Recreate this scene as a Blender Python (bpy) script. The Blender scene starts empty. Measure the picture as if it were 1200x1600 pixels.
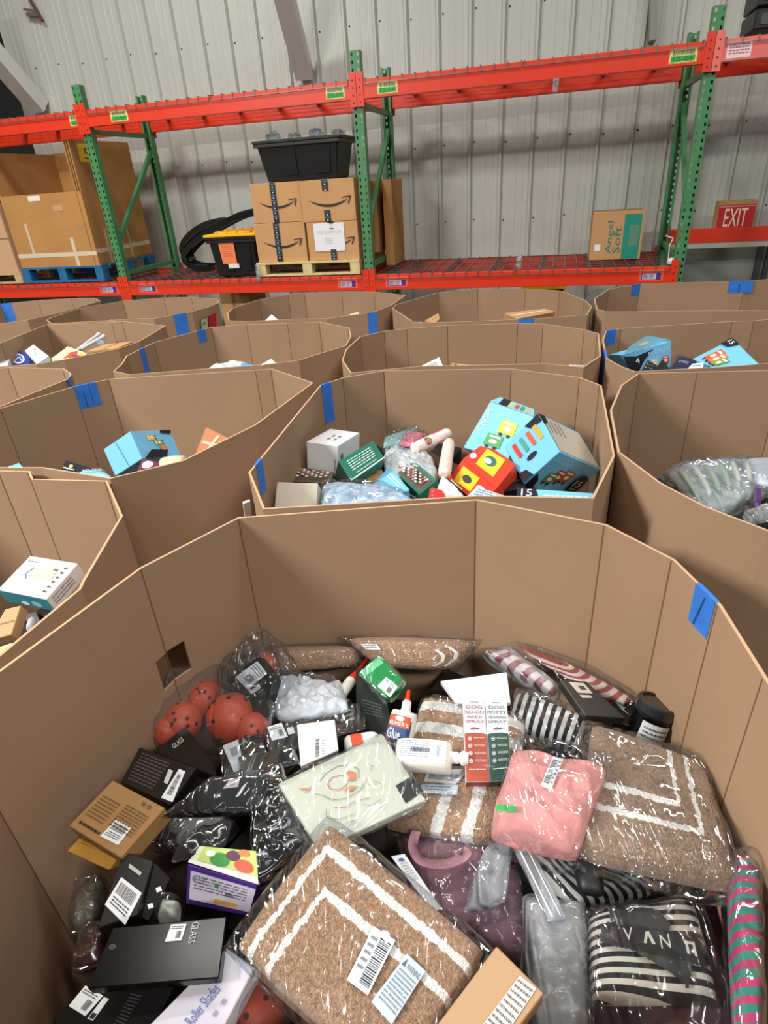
import bpy, bmesh, math, random
import numpy as np
from mathutils import Vector, Matrix, noise
C = bpy.context.scene.collection
S = bpy.context.scene
random.seed(7)
# ---------------------------------------------------------------- camera
F, PIT, ROL, CH = 947.7, .5011, -.0684, 1.8
cr, sr, cp, sp = math.cos(ROL), math.sin(ROL), math.cos(PIT), math.sin(PIT)
cam = bpy.data.cameras.new('camera'); co = bpy.data.objects.new('camera', cam); C.objects.link(co)
right, up0, fw = Vector((1, 0, 0)), Vector((0, sp, cp)), Vector((0, cp, -sp))
Rv = right*cr + up0*sr; Uv = right*-sr + up0*cr
co.matrix_world = Matrix(((Rv.x, Uv.x, -fw.x, 0), (Rv.y, Uv.y, -fw.y, 0), (Rv.z, Uv.z, -fw.z, CH), (0, 0, 0, 1)))
cam.sensor_fit = 'VERTICAL'; cam.sensor_height = 24; cam.lens = F/1600*24; cam.clip_start = .02
S.camera = co
# ---------------------------------------------------------------- light
S.view_settings.view_transform = 'Standard'; S.view_settings.look = 'None'
S.view_settings.gamma = 1; S.view_settings.use_curve_mapping = False; S.view_settings.exposure = 0.0
w = bpy.data.worlds.new('world'); S.world = w; w.use_nodes = True
w.node_tree.nodes['Background'].inputs[0].default_value = (.72, .8, .9, 1)
w.node_tree.nodes['Background'].inputs[1].default_value = .11
LAMPS = [(-5.2, -0.6, 4.6, 860), (1.8, -3.8, 5.8, 300), (-3.0, 4.6, 6.0, 220), (3.6, 2.2, 6.1, 90), (-1.0, 1.6, 6.2, 70), (1.4, 2.6, 6.2, 60), (-2.0, -2.4, 6.2, 60), (4.2, -2.0, 6.2, 60)]
def area(x, y, z, e):
    l = bpy.data.lights.new('high_bay_lamp', 'AREA'); l.shape = 'RECTANGLE'; l.size = 2.2; l.size_y = .4
    l.energy = e; l.color = (1, .965, .9)
    o = bpy.data.objects.new('high_bay_lamp', l); o.location = (x, y, z); C.objects.link(o)
for L in LAMPS: area(*L)

# ---------------------------------------------------------------- helpers
def ray(px, py):
    u = (px-600)/F; v = (800-py)/F
    x = u*cr - v*sr; up = u*sr + v*cr
    return Vector((x, cp + up*sp, -sp + up*cp))
def at(px, py, z):                      # z below the lens
    r = ray(px, py); t = z/r.z
    return Vector((r.x*t, r.y*t, CH+z))
RY, BAY, RD = -.2833, 2.59, 1.033
RO = Vector((-2.472, 6.603, 0)); dS = Vector((math.cos(RY), math.sin(RY), 0)); dN = Vector((-math.sin(RY), math.cos(RY), 0))
ZU, ZL, ZT = CH+.5706, CH-.7561, CH+.8614
WD = RD+.42
def RP(s, d, z): return RO + dS*s + dN*d + Vector((0, 0, z))
def rk(px, py, d):                      # pixel on the vertical plane at depth d of the rack -> (s, z)
    r = ray(px, py); o = Vector((0, 0, CH)); q = RP(0, d, 0)
    t = (q-o).dot(dN)/r.dot(dN); p = o + r*t
    return (p-q).dot(dS), p.z
def rp(px, py, d):
    s, z = rk(px, py, d); return RP(s, d, z)

MC = {}
def srgb(c):
    if isinstance(c, str):
        c = [int(c[i:i+2], 16)/255 for i in (0, 2, 4)]
    return tuple((x/12.92 if x <= .04045 else ((x+.055)/1.055)**2.4) for x in c[:3])
def mat(name, col, rough=.6, metal=0, coat=0, var=0, vs=8, bump=0, bs=60, col2=None, spec=.5):
    key = (name, col, rough)
    if key in MC: return MC[key]
    m = bpy.data.materials.new(name); m.use_nodes = True; MC[key] = m
    nt = m.node_tree; N = nt.nodes; L = nt.links; b = N['Principled BSDF']
    c = srgb(col); b.inputs['Base Color'].default_value = (*c, 1)
    b.inputs['Roughness'].default_value = rough; b.inputs['Metallic'].default_value = metal
    b.inputs['Coat Weight'].default_value = coat; b.inputs['Coat Roughness'].default_value = .12
    b.inputs['Specular IOR Level'].default_value = spec
    if var or bump:
        tc = N.new('ShaderNodeTexCoord')
    if var:
        n = N.new('ShaderNodeTexNoise'); n.inputs['Scale'].default_value = vs; n.inputs['Detail'].default_value = 6
        r = N.new('ShaderNodeValToRGB'); r.color_ramp.elements[0].position = .3; r.color_ramp.elements[1].position = .7
        c2 = srgb(col2) if col2 else tuple(x*(1-var) for x in c)
        r.color_ramp.elements[0].color = (*c2, 1); r.color_ramp.elements[1].color = (*tuple(min(1, x*(1+var*.5)) for x in c), 1)
        L.new(tc.outputs['Object'], n.inputs['Vector']); L.new(n.outputs['Fac'], r.inputs['Fac']); L.new(r.outputs['Color'], b.inputs['Base Color'])
    if bump:
        n = N.new('ShaderNodeTexNoise'); n.inputs['Scale'].default_value = bs; n.inputs['Detail'].default_value = 4
        bm = N.new('ShaderNodeBump'); bm.inputs['Strength'].default_value = bump; bm.inputs['Distance'].default_value = .01
        L.new(tc.outputs['Object'], n.inputs['Vector']); L.new(n.outputs['Fac'], bm.inputs['Height']); L.new(bm.outputs['Normal'], b.inputs['Normal'])
    return m
def ink(col, rough=.5): return mat('print_'+str(col), col, rough)
BIN = mat('cardboard_kraft', 'A3866D', .9, var=.07, vs=2.5, bump=.04, bs=300, spec=.15)
RIM = mat('cardboard_cut_edge', 'C2A180', .9, spec=.1)
CRE = mat('cardboard_crease', '7A5B3E', .95, spec=.1)
KRAFT = mat('kraft_box', 'BE9565', .8, var=.08, vs=9, spec=.2)
TAPE = mat('blue_painters_tape', '2F78D6', .55, var=.15, vs=30)
BLACK = mat('black_coated_card', '0E0E10', .35, coat=.08, spec=.35)
DARK = mat('brown_black_card', '1C1715', .4, coat=.06, spec=.3)
GLOSS = mat('black_gloss', '070708', .2, coat=.04, spec=.3)
WHITE = mat('white_card', 'E4E6E8', .55)
PAPER = mat('label_paper', 'E6E9EC', .5)
def film(name, tint='F2F6FA', haze=.012, gl=.34, bs=9, bstr=1.0, rough=.12):
    if name in MC: return MC[name]
    m = bpy.data.materials.new(name); m.use_nodes = True; MC[name] = m
    nt = m.node_tree; N = nt.nodes; L = nt.links; N.clear()
    o = N.new('ShaderNodeOutputMaterial'); t = N.new('ShaderNodeBsdfTransparent'); g = N.new('ShaderNodeBsdfGlossy'); d = N.new('ShaderNodeBsdfDiffuse')
    t.inputs[0].default_value = (*srgb(tint), 1); g.inputs['Roughness'].default_value = rough; d.inputs[0].default_value = (*srgb(tint), 1)
    m1 = N.new('ShaderNodeMixShader'); m2 = N.new('ShaderNodeMixShader'); lw = N.new('ShaderNodeLayerWeight'); lw.inputs[0].default_value = gl
    tc = N.new('ShaderNodeTexCoord'); n = N.new('ShaderNodeTexNoise'); n.inputs['Scale'].default_value = bs; n.inputs['Detail'].default_value = 1.2; n.inputs['Distortion'].default_value = 2.2
    bm = N.new('ShaderNodeBump'); bm.inputs['Strength'].default_value = bstr; bm.inputs['Distance'].default_value = .10
    mp = N.new('ShaderNodeMapping'); mp.inputs['Scale'].default_value = (1, .3, .6); mp.inputs['Rotation'].default_value = (.3, .2, .7); L.new(tc.outputs['Object'], mp.inputs[0]); L.new(mp.outputs[0], n.inputs['Vector']); sb = N.new('ShaderNodeMath'); sb.operation = 'SUBTRACT'; sb.inputs[1].default_value = .5; ab = N.new('ShaderNodeMath'); ab.operation = 'ABSOLUTE'
    L.new(n.outputs['Fac'], sb.inputs[0]); L.new(sb.outputs[0], ab.inputs[0]); L.new(ab.outputs[0], bm.inputs['Height'])
    for x in (g, d): L.new(bm.outputs['Normal'], x.inputs['Normal'])
    mn = N.new('ShaderNodeMath'); mn.operation = 'MINIMUM'; mn.inputs[1].default_value = .30; L.new(lw.outputs['Fresnel'], mn.inputs[0])
    m1.inputs[0].default_value = haze
    L.new(t.outputs[0], m1.inputs[1]); L.new(d.outputs[0], m1.inputs[2])
    L.new(mn.outputs[0], m2.inputs[0]); L.new(m1.outputs[0], m2.inputs[1]); L.new(g.outputs[0], m2.inputs[2])
    L.new(m2.outputs[0], o.inputs[0])
    return m
CLEAR = film('clear_polythene')
MILKY = film('milky_polythene', 'E8EDF2', .20, .18)

def link(name, V, Fc, mats, root=None, parent=None, uvs=None, mi=None, smooth=False, bevel=0):
    me = bpy.data.meshes.new(name)
    if root is None:
        a = np.array([tuple(v) for v in V]); org = Vector(((a[:, 0].min()+a[:, 0].max())/2, (a[:, 1].min()+a[:, 1].max())/2, a[:, 2].min()))
    else: org = Vector(root['org'])
    me.from_pydata([tuple(Vector(v)-org) for v in V], [], Fc)
    for m in (mats if isinstance(mats, (list, tuple)) else [mats]): me.materials.append(m)
    if mi: me.polygons.foreach_set('material_index', mi)
    if uvs:
        ul = me.uv_layers.new(name='UVMap')
        for p in me.polygons:
            for li in p.loop_indices: ul.data[li].uv = uvs[me.loops[li].vertex_index]
    if smooth: me.polygons.foreach_set('use_smooth', [True]*len(me.polygons))
    if bevel:
        bm = bmesh.new(); bm.from_mesh(me)
        bmesh.ops.recalc_face_normals(bm, faces=bm.faces)
        bmesh.ops.bevel(bm, geom=list(bm.edges), offset=bevel, segments=1, affect='EDGES', clamp_overlap=True)
        bm.to_mesh(me); bm.free()
    me.update()
    o = bpy.data.objects.new(name, me); C.objects.link(o)
    if root is None: o.location = org; o['org'] = tuple(org)
    else: o.parent = parent or root
    return o
def empty(name, loc):
    o = bpy.data.objects.new(name, None); C.objects.link(o); o.location = loc; o['org'] = tuple(loc); o.empty_display_size = .05; return o
def tag(o, label, cat, group=None, kind=None):
    o['label'] = label; o['category'] = cat
    if group: o['group'] = group
    if kind: o['kind'] = kind
    return o
def struct(o): o['kind'] = 'structure'; return o
HEXF = [(0, 1, 2, 3), (7, 6, 5, 4), (0, 4, 5, 1), (1, 5, 6, 2), (2, 6, 7, 3), (3, 7, 4, 0)]
def hexa(top, n):                       # top: 4 points, n: offset vector to the opposite face
    return [Vector(p) for p in top] + [Vector(p)+n for p in top]
class MB:
    def __init__(s): s.V = []; s.F = []; s.M = []
    def add(s, V, Fc, m=0):
        k = len(s.V); s.V += [Vector(v) for v in V]; s.F += [tuple(i+k for i in f) for f in Fc]; s.M += [m]*len(Fc)
    def hexa(s, top, n, m=0): s.add(hexa(top, n), HEXF, m)
    def rbox(s, s0, s1, d0, d1, z0, z1, m=0):
        s.add([RP(a, b, c) for c in (z1, z0) for a, b in ((s0, d0), (s1, d0), (s1, d1), (s0, d1))], HEXF, m)
    def bar(s, a, b, w, h=None, m=0, up=Vector((0, 0, 1))):
        a, b = Vector(a), Vector(b); h = h or w; d = (b-a).normalized()
        x = d.cross(up)
        if x.length < 1e-3: x = d.cross(Vector((1, 0, 0)))
        x.normalize(); y = x.cross(d)
        s.add([p + x*i*w/2 + y*j*h/2 for p in (a, b) for i, j in ((-1, -1), (1, -1), (1, 1), (-1, 1))], HEXF, m)
    def lathe(s, a, axis, prof, seg=20, m=0):   # prof: (r, t) along the axis
        a = Vector(a); ax = Vector(axis).normalized(); x = ax.orthogonal().normalized(); y = ax.cross(x)
        V = [a+ax*t+(x*math.cos(2*math.pi*k/seg)+y*math.sin(2*math.pi*k/seg))*r for r, t in prof for k in range(seg)]
        Fc = [(i*seg+k, i*seg+(k+1) % seg, (i+1)*seg+(k+1) % seg, (i+1)*seg+k) for i in range(len(prof)-1) for k in range(seg)]
        Fc += [tuple(range(seg))[::-1], tuple((len(prof)-1)*seg+k for k in range(seg))]
        s.add(V, Fc, m)
    def build(s, name, mats, root=None, parent=None, **k): return link(name, s.V, s.F, mats, root, parent, mi=s.M, **k)
def quad(px, z):
    zs = z if isinstance(z, (list, tuple)) else [z]*4
    P = [at(p[0], p[1], zz) for p, zz in zip(px, zs)]
    if len(set(zs)) > 1:                 # bring the corners into one plane
        n = (P[2]-P[0]).cross(P[3]-P[1]).normalized(); c = sum(P, Vector())/4; o = Vector((0, 0, CH)); R = [ray(*p) for p in px]
        if all(abs(n.dot(r.normalized())) > .12 for r in R):
            Q = [o+r*((c-o).dot(n)/r.dot(n)) for r in R]
            if max((a-b).length for a, b in zip(P, Q)) < .12: P = Q
    return P
def qn(q):                               # normal facing the lens
    n = (q[2]-q[0]).cross(q[3]-q[1]).normalized()
    c = sum(q, Vector())/4
    return n if n.dot(Vector((0, 0, CH))-c) > 0 else -n
def bil(q, n=None):
    n = n or qn(q)
    def P(u, v, o=0): return q[0]*(1-u)*(1-v)+q[1]*u*(1-v)+q[2]*u*v+q[3]*(1-u)*v+n*o
    return P
# ---- flat print: rectangles, bars, lettering, strokes laid on a face
TX = {}
def textmesh(t):
    if t in TX: return TX[t]
    cu = bpy.data.curves.new('t', 'FONT'); cu.body = t; cu.resolution_u = 2
    o = bpy.data.objects.new('t', cu); C.objects.link(o)
    dg = bpy.context.evaluated_depsgraph_get(); me = bpy.data.meshes.new_from_object(o.evaluated_get(dg))
    V = [(v.co.x, v.co.y) for v in me.vertices]; Fc = [tuple(p.vertices) for p in me.polygons]
    C.objects.unlink(o); bpy.data.objects.remove(o); bpy.data.curves.remove(cu); bpy.data.meshes.remove(me)
    xs = [v[0] for v in V]; ys = [v[1] for v in V]; x0, x1, y0, y1 = min(xs), max(xs), min(ys), max(ys)
    TX[t] = ([((x-x0)/(x1-x0), 1-(y-y0)/max(1e-6, y1-y0)) for x, y in V], Fc); return TX[t]
def prints(root, P, items, name='printing', off=.0012, parent=None, step=.0003):
    mb = MB(); mats = []; 
    def mi(c):
        m = c if isinstance(c, bpy.types.Material) else ink(c)
        if m not in mats: mats.append(m)
        return mats.index(m)
    o = off
    for it in items:
        k = it[0]; o += step
        if k == 'r':
            _, a, b, c, d, col = it; nn = 6
            V = [P(a+(c-a)*i/nn, v, o) for v in (b, d) for i in range(nn+1)]
            mb.add(V, [(i, i+1, i+nn+2, i+nn+1) for i in range(nn)], mi(col))
        elif k == 'g':                   # grid-laid patch for soft faces
            _, a, b, c, d, col = it; nn = 8
            V = [P(a+(c-a)*i/nn, b+(d-b)*j/nn, o) for j in range(nn+1) for i in range(nn+1)]
            mb.add(V, [(j*9+i, j*9+i+1, j*9+i+10, j*9+i+9) for i in range(nn) for j in range(nn)], mi(col))
        elif k == 'p':
            mb.add([P(u, v, o) for u, v in it[1]], [tuple(range(len(it[1])))], mi(it[2]))
        elif k == 'gp':                  # a shape laid cell by cell over a soft face
            pl = it[1]; NG = 72; us = [p[0] for p in pl]; vs_ = [p[1] for p in pl]; cache = {}
            def ins(x, y):
                c = False
                for i in range(len(pl)):
                    (x0, y0), (x1, y1) = pl[i-1], pl[i]
                    if (y0 > y) != (y1 > y) and x < (x1-x0)*(y-y0)/(y1-y0)+x0: c = not c
                return c
            base = len(mb.V)
            def vid(i, j):
                if (i, j) not in cache: cache[i, j] = len(mb.V); mb.V.append(P(i/NG, j/NG, o))
                return cache[i, j]
            for j in range(int(min(vs_)*NG), int(max(vs_)*NG)+1):
                for i in range(int(min(us)*NG), int(max(us)*NG)+1):
                    if ins((i+.5)/NG, (j+.5)/NG): mb.F.append((vid(i, j), vid(i+1, j), vid(i+1, j+1), vid(i, j+1))); mb.M.append(mi(it[2]))
        elif k == 'e':
            _, cu_, cv, ru, rv, col = it
            mb.add([P(cu_+ru*math.cos(t*math.pi/9), cv+rv*math.sin(t*math.pi/9), o) for t in range(18)], [tuple(range(18))], mi(col))
        elif k == 'l':
            _, pts, wd, col = it
            for (x0, y0), (x1, y1) in zip(pts, pts[1:]):
                dx, dy = x1-x0, y1-y0; l = math.hypot(dx, dy) or 1; nx, ny = -dy/l*wd/2, dx/l*wd/2
                mb.add([P(x0+nx, y0+ny, o), P(x1+nx, y1+ny, o), P(x1-nx, y1-ny, o), P(x0-nx, y0-ny, o)], [(0, 1, 2, 3)], mi(col))
        elif k == 'b':                   # barcode
            _, a, b, c, d, col = it[:6]; R = random.Random(int(a*997+d*131)); x = a; vert = (len(it) > 6)
            lim = d if vert else c; x = b if vert else a; tot = (d-b) if vert else (c-a)
            while x < lim-tot*.02:
                ww = tot*R.choice((.015, .02, .035)); 
                V = [(a, x), (c, x), (c, x+ww), (a, x+ww)] if vert else [(x, b), (x+ww, b), (x+ww, d), (x, d)]
                mb.add([P(u, v, o) for u, v in V], [(0, 1, 2, 3)], mi(col)); x += ww+tot*R.choice((.015, .025))
        elif k in ('t', 'tv', 'tu'):
            _, t, a, b, c, d, col = it; V, Fc = textmesh(t)
            if k == 't': VV = [(a+(c-a)*x, b+(d-b)*y) for x, y in V]
            elif k == 'tu': VV = [(a+(c-a)*y, d-(d-b)*x) for x, y in V]
            else: VV = [(a+(c-a)*(1-y), b+(d-b)*x) for x, y in V]
            mb.add([P(u, v, o) for u, v in VV], Fc, mi(col))
        elif k == 'x':                   # rows of fine print, broken into words
            _, a, b, c, d, rows, col = it; R = random.Random(rows*7+int(a*100)); h = (d-b)/rows
            for r_ in range(rows):
                x = a
                while x < c:
                    ww = (c-a)*R.uniform(.06, .2); y = b+h*r_
                    x2 = min(x+ww, c)
                    mb.add([P(x, y, o), P(x2, y, o), P(x2, y+h*.42, o), P(x, y+h*.42, o)], [(0, 1, 2, 3)], mi(col)); x += ww+(c-a)*.03
    return mb.build(name, mats, root, parent)
def sub(P, a, b, c, d):                  # a rectangle of a face as its own face
    return lambda u, v, o=0: P(a+(c-a)*u, b+(d-b)*v, o)
def sub4(P, q):                          # a quad (in uv) of a face as its own face
    def G(u, v, o=0):
        x = [q[0][i]*(1-u)*(1-v)+q[1][i]*u*(1-v)+q[2][i]*u*v+q[3][i]*(1-u)*v for i in (0, 1)]
        return P(x[0], x[1], o)
    return G
def pxsub(q, px, n=None):                # pixel quad landed on the plane of q
    n = n or qn(q); o = Vector((0, 0, CH)); pts = []
    for p in px:
        r = ray(*p); pts.append(o+r*((q[0]-o).dot(n)/r.dot(n)))
    return bil(pts, n)
BARLBL = [('r', 0, 0, 1, 1, PAPER), ('b', .1, .12, .9, .5, '1B1B1E'), ('x', .12, .6, .88, .9, 3, '3A3A3E')]
SMALLLBL = [('r', 0, 0, 1, 1, PAPER), ('b', .55, .4, .85, .85, '1B1B1E'), ('x', .1, .12, .85, .35, 2, '55555A')]
# ---- soft things
def soft(q, th, nx=36, ny=36, bulge=.01, k=4, wr=.004, ws=18, fine=0, seed=0, n=None, edge=0):
    n = n or qn(q); B0 = bil(q, n); cc = sum(q, Vector())/4; rc = .16 if k <= 3 else .07 if k < 5 else .03
    def B(u, v, o=0): p = B0(u, v, o); return p+(cc-p)*rc*(abs(2*u-1)*abs(2*v-1))**3
    def sh(u, v):
        a = max(0, 1-abs(2*u-1)**k); b = max(0, 1-abs(2*v-1)**k)
        return (a**(1/2.2))*(b**(1/2.2))
    so = Vector((seed*3.7, seed*1.3, seed*.7))
    def P(u, v, o=0):
        s_ = sh(u, v); p = B(u, v)
        w_ = (noise.noise(p*ws+so)*.7+(.22-abs(noise.noise(p*ws*1.3-so)))*(1.6 if wr > .004 else 0))*wr*min(1, s_*3)
        if edge:
            e = noise.noise(p*ws*.7+so*2)*edge*(1-s_); c = (q[0]+q[2])/2; p = p+(p-c).normalized()*e
        return p + n*(bulge*s_ - th*.5*(1-s_) + w_ + o)
    V = []; UV = []; Fc = []
    for j in range(ny+1):
        for i in range(nx+1):
            u, v = i/nx, j/ny; o = random.uniform(-fine, fine) if fine and 0 < i < nx and 0 < j < ny else 0
            V.append(P(u, v, o)); UV.append((u, v))
    K = nx+1
    for j in range(ny):
        for i in range(nx): Fc.append((j*K+i, j*K+i+1, (j+1)*K+i+1, (j+1)*K+i))
    m = len(V); ix = {}
    for j in range(ny+1):
        for i in range(nx+1):
            if i in (0, nx) or j in (0, ny): ix[i, j] = j*K+i
            elif i % 1 == 0:
                ix[i, j] = len(V); s_ = sh(i/nx, j/ny); V.append(B(i/nx, j/ny) + n*(-th + th*.5*(1-s_))); UV.append((i/nx, j/ny))
    for j in range(ny):
        for i in range(nx): Fc.append((ix[i, j], ix[i, j+1], ix[i+1, j+1], ix[i+1, j]))
    return V, Fc, UV, P
def grow(q, f, g=None):
    c = sum(q, Vector())/4; return [c+(p-c)*f for p in q]
def bag(root, q, th, f=1.12, m=None, seed=1, lift=.003, wr=.008, ws=22, res=44, k=6, name='plastic_bag', bulge=.006, parent=None):
    n = qn(q); lift = lift+wr*.6; q2 = [p+n*lift for p in grow(q, f)]
    V, Fc, UV, P = soft(q2, th+lift*2, res, res, bulge, k, wr, ws, 0, seed, n, edge=.012)
    return link(name, V, Fc, m or CLEAR, root, parent, smooth=True), P
# ---- rectangular box from one visible corner O and the far ends of its three edges, all in pixels
def solvebox(O, A, B_, C_, zO):
    R = [ray(*p) for p in (O, A, B_, C_)]; tO = zO/R[0].z; PO = R[0]*tO
    def E(t): return [R[i+1]*t[i]-PO for i in range(3)]
    best = None
    for init in ((1.08, 1.08, 1.08), (1.03, 1.12, 1.03), (1.12, 1.03, 1.06), (1.02, 1.02, 1.1), (1.1, 1.1, 1.0), (1, 1.1, 1.1)):
        t = np.array([tO*k for k in init])
        for it in range(60):
            e = E(t); r = np.array([e[0].dot(e[1]), e[0].dot(e[2]), e[1].dot(e[2])])
            J = np.zeros((3, 3))
            for a in range(3):
                d = R[a+1]
                for k_, (i, j) in enumerate(((0, 1), (0, 2), (1, 2))):
                    if a == i: J[k_, a] = d.dot(e[j])
                    if a == j: J[k_, a] = d.dot(e[i])
            try: dt = np.linalg.lstsq(J+np.eye(3)*1e-9, -r, rcond=1e-6)[0]
            except Exception: break
            t = t+np.clip(dt, -.1, .1)
        e = E(t); r = sum(abs(e[i].normalized().dot(e[j].normalized())) for i, j in ((0, 1), (0, 2), (1, 2)))
        sc = r + (0 if min(t) > tO*.9 and max(t) < tO*1.6 else 5)
        if best is None or sc < best[0]: best = (sc, e)
    o = Vector((0, 0, CH)); return PO+o, best[1], best[0]
def boxO(name, label, cat, O, A, B_, C_, zO, m, group=None, bevel=.0015):
    P0, e, sc = solvebox(O, A, B_, C_, zO)
    if sc > .3: print('SOLVEBOX poor', label, round(sc, 2), [round(x.length, 3) for x in e])
    V = hexa([P0, P0+e[0], P0+e[0]+e[1], P0+e[1]], e[2])
    o = link(name, V, HEXF, m, bevel=bevel); tag(o, label, cat, group)
    def face(i, j, flip=False):          # u from O along e[i], v along e[j]
        n = e[i].cross(e[j]).normalized()
        if n.dot(Vector((0, 0, CH))-P0) < 0: n = -n
        return lambda u, v, off=0: P0+e[i]*u+e[j]*v+n*off
    return o, face
def flat(name, label, cat, px, z, th, m, group=None, bevel=.0015, q=None):
    q = q or quad(px, z); n = qn(q)
    o = link(name, hexa(q, -n*th), HEXF, m, bevel=bevel); tag(o, label, cat, group)
    return o, q, bil(q, n)
def side(q, i, th):                      # the side face below edge i -> i+1
    n = qn(q); a, b = q[i], q[(i+1) % 4]; out = (b-a).cross(n); 
    c = sum(q, Vector())/4
    if out.dot((a+b)/2-c) < 0: out = -out
    return bil([a, b, b-n*th, a-n*th], out.normalized())
# ================================================================ setting
def slab(name, x0, x1, y0, y1, z0, z1, m):
    mb = MB(); mb.hexa([(x0, y0, z1), (x1, y0, z1), (x1, y1, z1), (x0, y1, z1)], Vector((0, 0, z0-z1))); return struct(mb.build(name, m))
CONC = mat('concrete', '6E6A64', .7, var=.25, vs=2)
STEEL = mat('painted_wall_steel', 'C4C6C0', .5, metal=.1, var=.06, vs=1.5)
DULL = mat('screw_and_unlit_room', '2A2C2C', .8)
slab('floor', -9, 9, -4, 12, -.1, 0, CONC)
slab('ceiling', -9, 9, -4, 12, 6.6, 6.7, mat('roof_steel', '3A3C3A', .8))
s_edge = rk(38, 180, WD)[0]
mb = MB(); mb.rbox(s_edge, 11, WD+.001, WD+.06, 0, 6.6)
wall = struct(mb.build('wall_back', STEEL)); 
mb = MB(); PW = .305; s0 = s_edge+.01; dz0 = .02
prof = [(0, 0), (.10, 0), (.106, .0025), (.128, .0025), (.134, 0), (.175, 0), (.181, .0025), (.203, .0025), (.209, 0), (.250, 0), (.266, .032), (.286, .032), (.303, 0)]
V = []; 
for s_, d_ in prof:
    V += [RP(s0+s_, WD-d_-.001, z) for z in (0.0, 6.6)]
mb.add(V, [(2*i, 2*i+2, 2*i+3, 2*i+1) for i in range(len(prof)-1)])
p0 = mb.build('panel', STEEL, wall)
for i in range(1, 37):
    p = p0.copy(); C.objects.link(p); p.parent = wall; p.location = dS*PW*i
# screw heads on the wall ribs
mb = MB()
for i in range(0, 36):
    for z in (1.35, 2.05, 3.1, 3.9):
        c = RP(s0+i*PW+.02, WD-.002, z+.01*(i % 3)); mb.lathe(c, -dN, [(.009, 0), (.006, .006)], 6)
mb.build('screw', DULL, wall)['kind'] = 'stuff'
# dark-coloured panel standing in for the unlit room beyond the end of the wall
struct((lambda m: (m.rbox(s_edge-3.5, s_edge-.02, WD+1.2, WD+1.3, 0, 6.6), m.build('wall_left', DULL))[1])(MB()))
def strut(n, a, b, w, h, m=STEEL):
    m_ = MB(); m_.bar(a, b, w, h); return struct(m_.build(n, m))
# sloping wall braces
PALE = mat('pale_brace_paint', 'D4D6D2', .5)
a = rp(476, 118, WD-.06); b = rp(430, -60, WD-.75)
strut('trim_1', b, a, .17, .13, PALE)
a = rp(62, 168, WD-.06); b = rp(-90, -10, WD-.9)
strut('trim_2', b, a, .19, .16, PALE)
a = rp(1018, 66, WD-.05); b = rp(1022, -60, WD-.05)
strut('trim_3', b, a, .22, .06, mat('grey_flange', '8E918E', .6))
# foot plates of the braces
for k, (x, y) in enumerate(((480, 121), (66, 172))):
    q = rp(x, y, WD-.04); m_ = MB(); m_.bar(q-Vector((0, 0, .01)), q+Vector((0, 0, .05)), .13, .09); struct(m_.build('trim_%d' % (4+k), PALE))
# lower right: flat grey board on the wall with dark rails, below the exit sign
sa, za = rk(1040, 383, WD-.05); sb, zb = rk(1260, 383, WD-.05)
m_ = MB(); m_.rbox(sa-.1, sb+1, WD-.09, WD-.036, 0, za-.02); struct(m_.build('trim_6', mat('grey_green_board', '8C938D', .6)))
m_ = MB(); s_, z_ = rk(1183, 420, WD-.1); m_.rbox(s_-.03, s_+.02, WD-.13, WD-.092, 0, za-.03); m_.rbox(s_+.05, s_+.09, WD-.13, WD-.092, 0, za-.03)
struct(m_.build('trim_7', mat('dark_rail', '4A4E4C', .6)))
# rusty pipe clip on the upper wall
t = empty('pipe_clip', rp(60, 20, WD-.05)); tag(t, 'short rusty pipe with a grey bracket high on the metal wall at upper left', 'pipe')
RUST = mat('rusty_pipe', '5A2E28', .7)
m_ = MB(); m_.bar(rp(38, -15, WD-.10), rp(67, 33, WD-.06), .035, .03); m_.build('pipe', RUST, t)
m_ = MB(); m_.bar(rp(38, 15, WD-.045), rp(58, 17, WD-.08), .03, .02); m_.bar(rp(42, 23, WD-.045), rp(60, 22, WD-.08), .02, .03); m_.build('bracket', mat('bracket_grey', '6A645C', .6), t)

# ================================================================ pallet rack
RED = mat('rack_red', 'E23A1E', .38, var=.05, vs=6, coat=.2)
GRN = mat('rack_green', '4A8858', .45, var=.10, vs=7)
WIRE = mat('galvanised_wire', '8A7A76', .4, metal=.6)
DKRED = mat('deck_channel', '6E2A22', .5)
def upright(t, s, d, flip=1, top=ZT):
    m_ = MB(); cs = [-.040, -.031, -.017, .017, .031, .040]; pitch = .0508; z = 0
    while z < top:
        rows = [z, z+.016, z+.038, z+pitch]
        for r_ in range(3):
            for c_ in range(5):
                if r_ == 1 and c_ in (1, 3): continue
                a, b, e, f = cs[c_], cs[c_+1], rows[r_], rows[r_+1]
                if r_ == 1 and False: pass
                m_.add([RP(s+a, d, e), RP(s+b, d, e), RP(s+b, d, f), RP(s+a, d, f)], [(0, 1, 2, 3)])
        z += pitch
    for sg in (-.04, .04):
        m_.add([RP(s+sg, d, 0), RP(s+sg, d+.07*flip, 0), RP(s+sg, d+.07*flip, z), RP(s+sg, d, z)], [(0, 1, 2, 3)])
        m_.add([RP(s+sg, d+.07*flip, 0), RP(s+sg*.5, d+.07*flip, 0), RP(s+sg*.5, d+.07*flip, z), RP(s+sg, d+.07*flip, z)], [(0, 1, 2, 3)])
    o = m_.build('upright', GRN, t); md = o.modifiers.new('s', 'SOLIDIFY'); md.thickness = .002; md.offset = 0
WH = ['left of the open carton', 'at the open carton beside the blue pallet', 'in the middle beside the smile boxes', 'at the right beside the exit sign', 'beyond the right edge']
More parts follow.
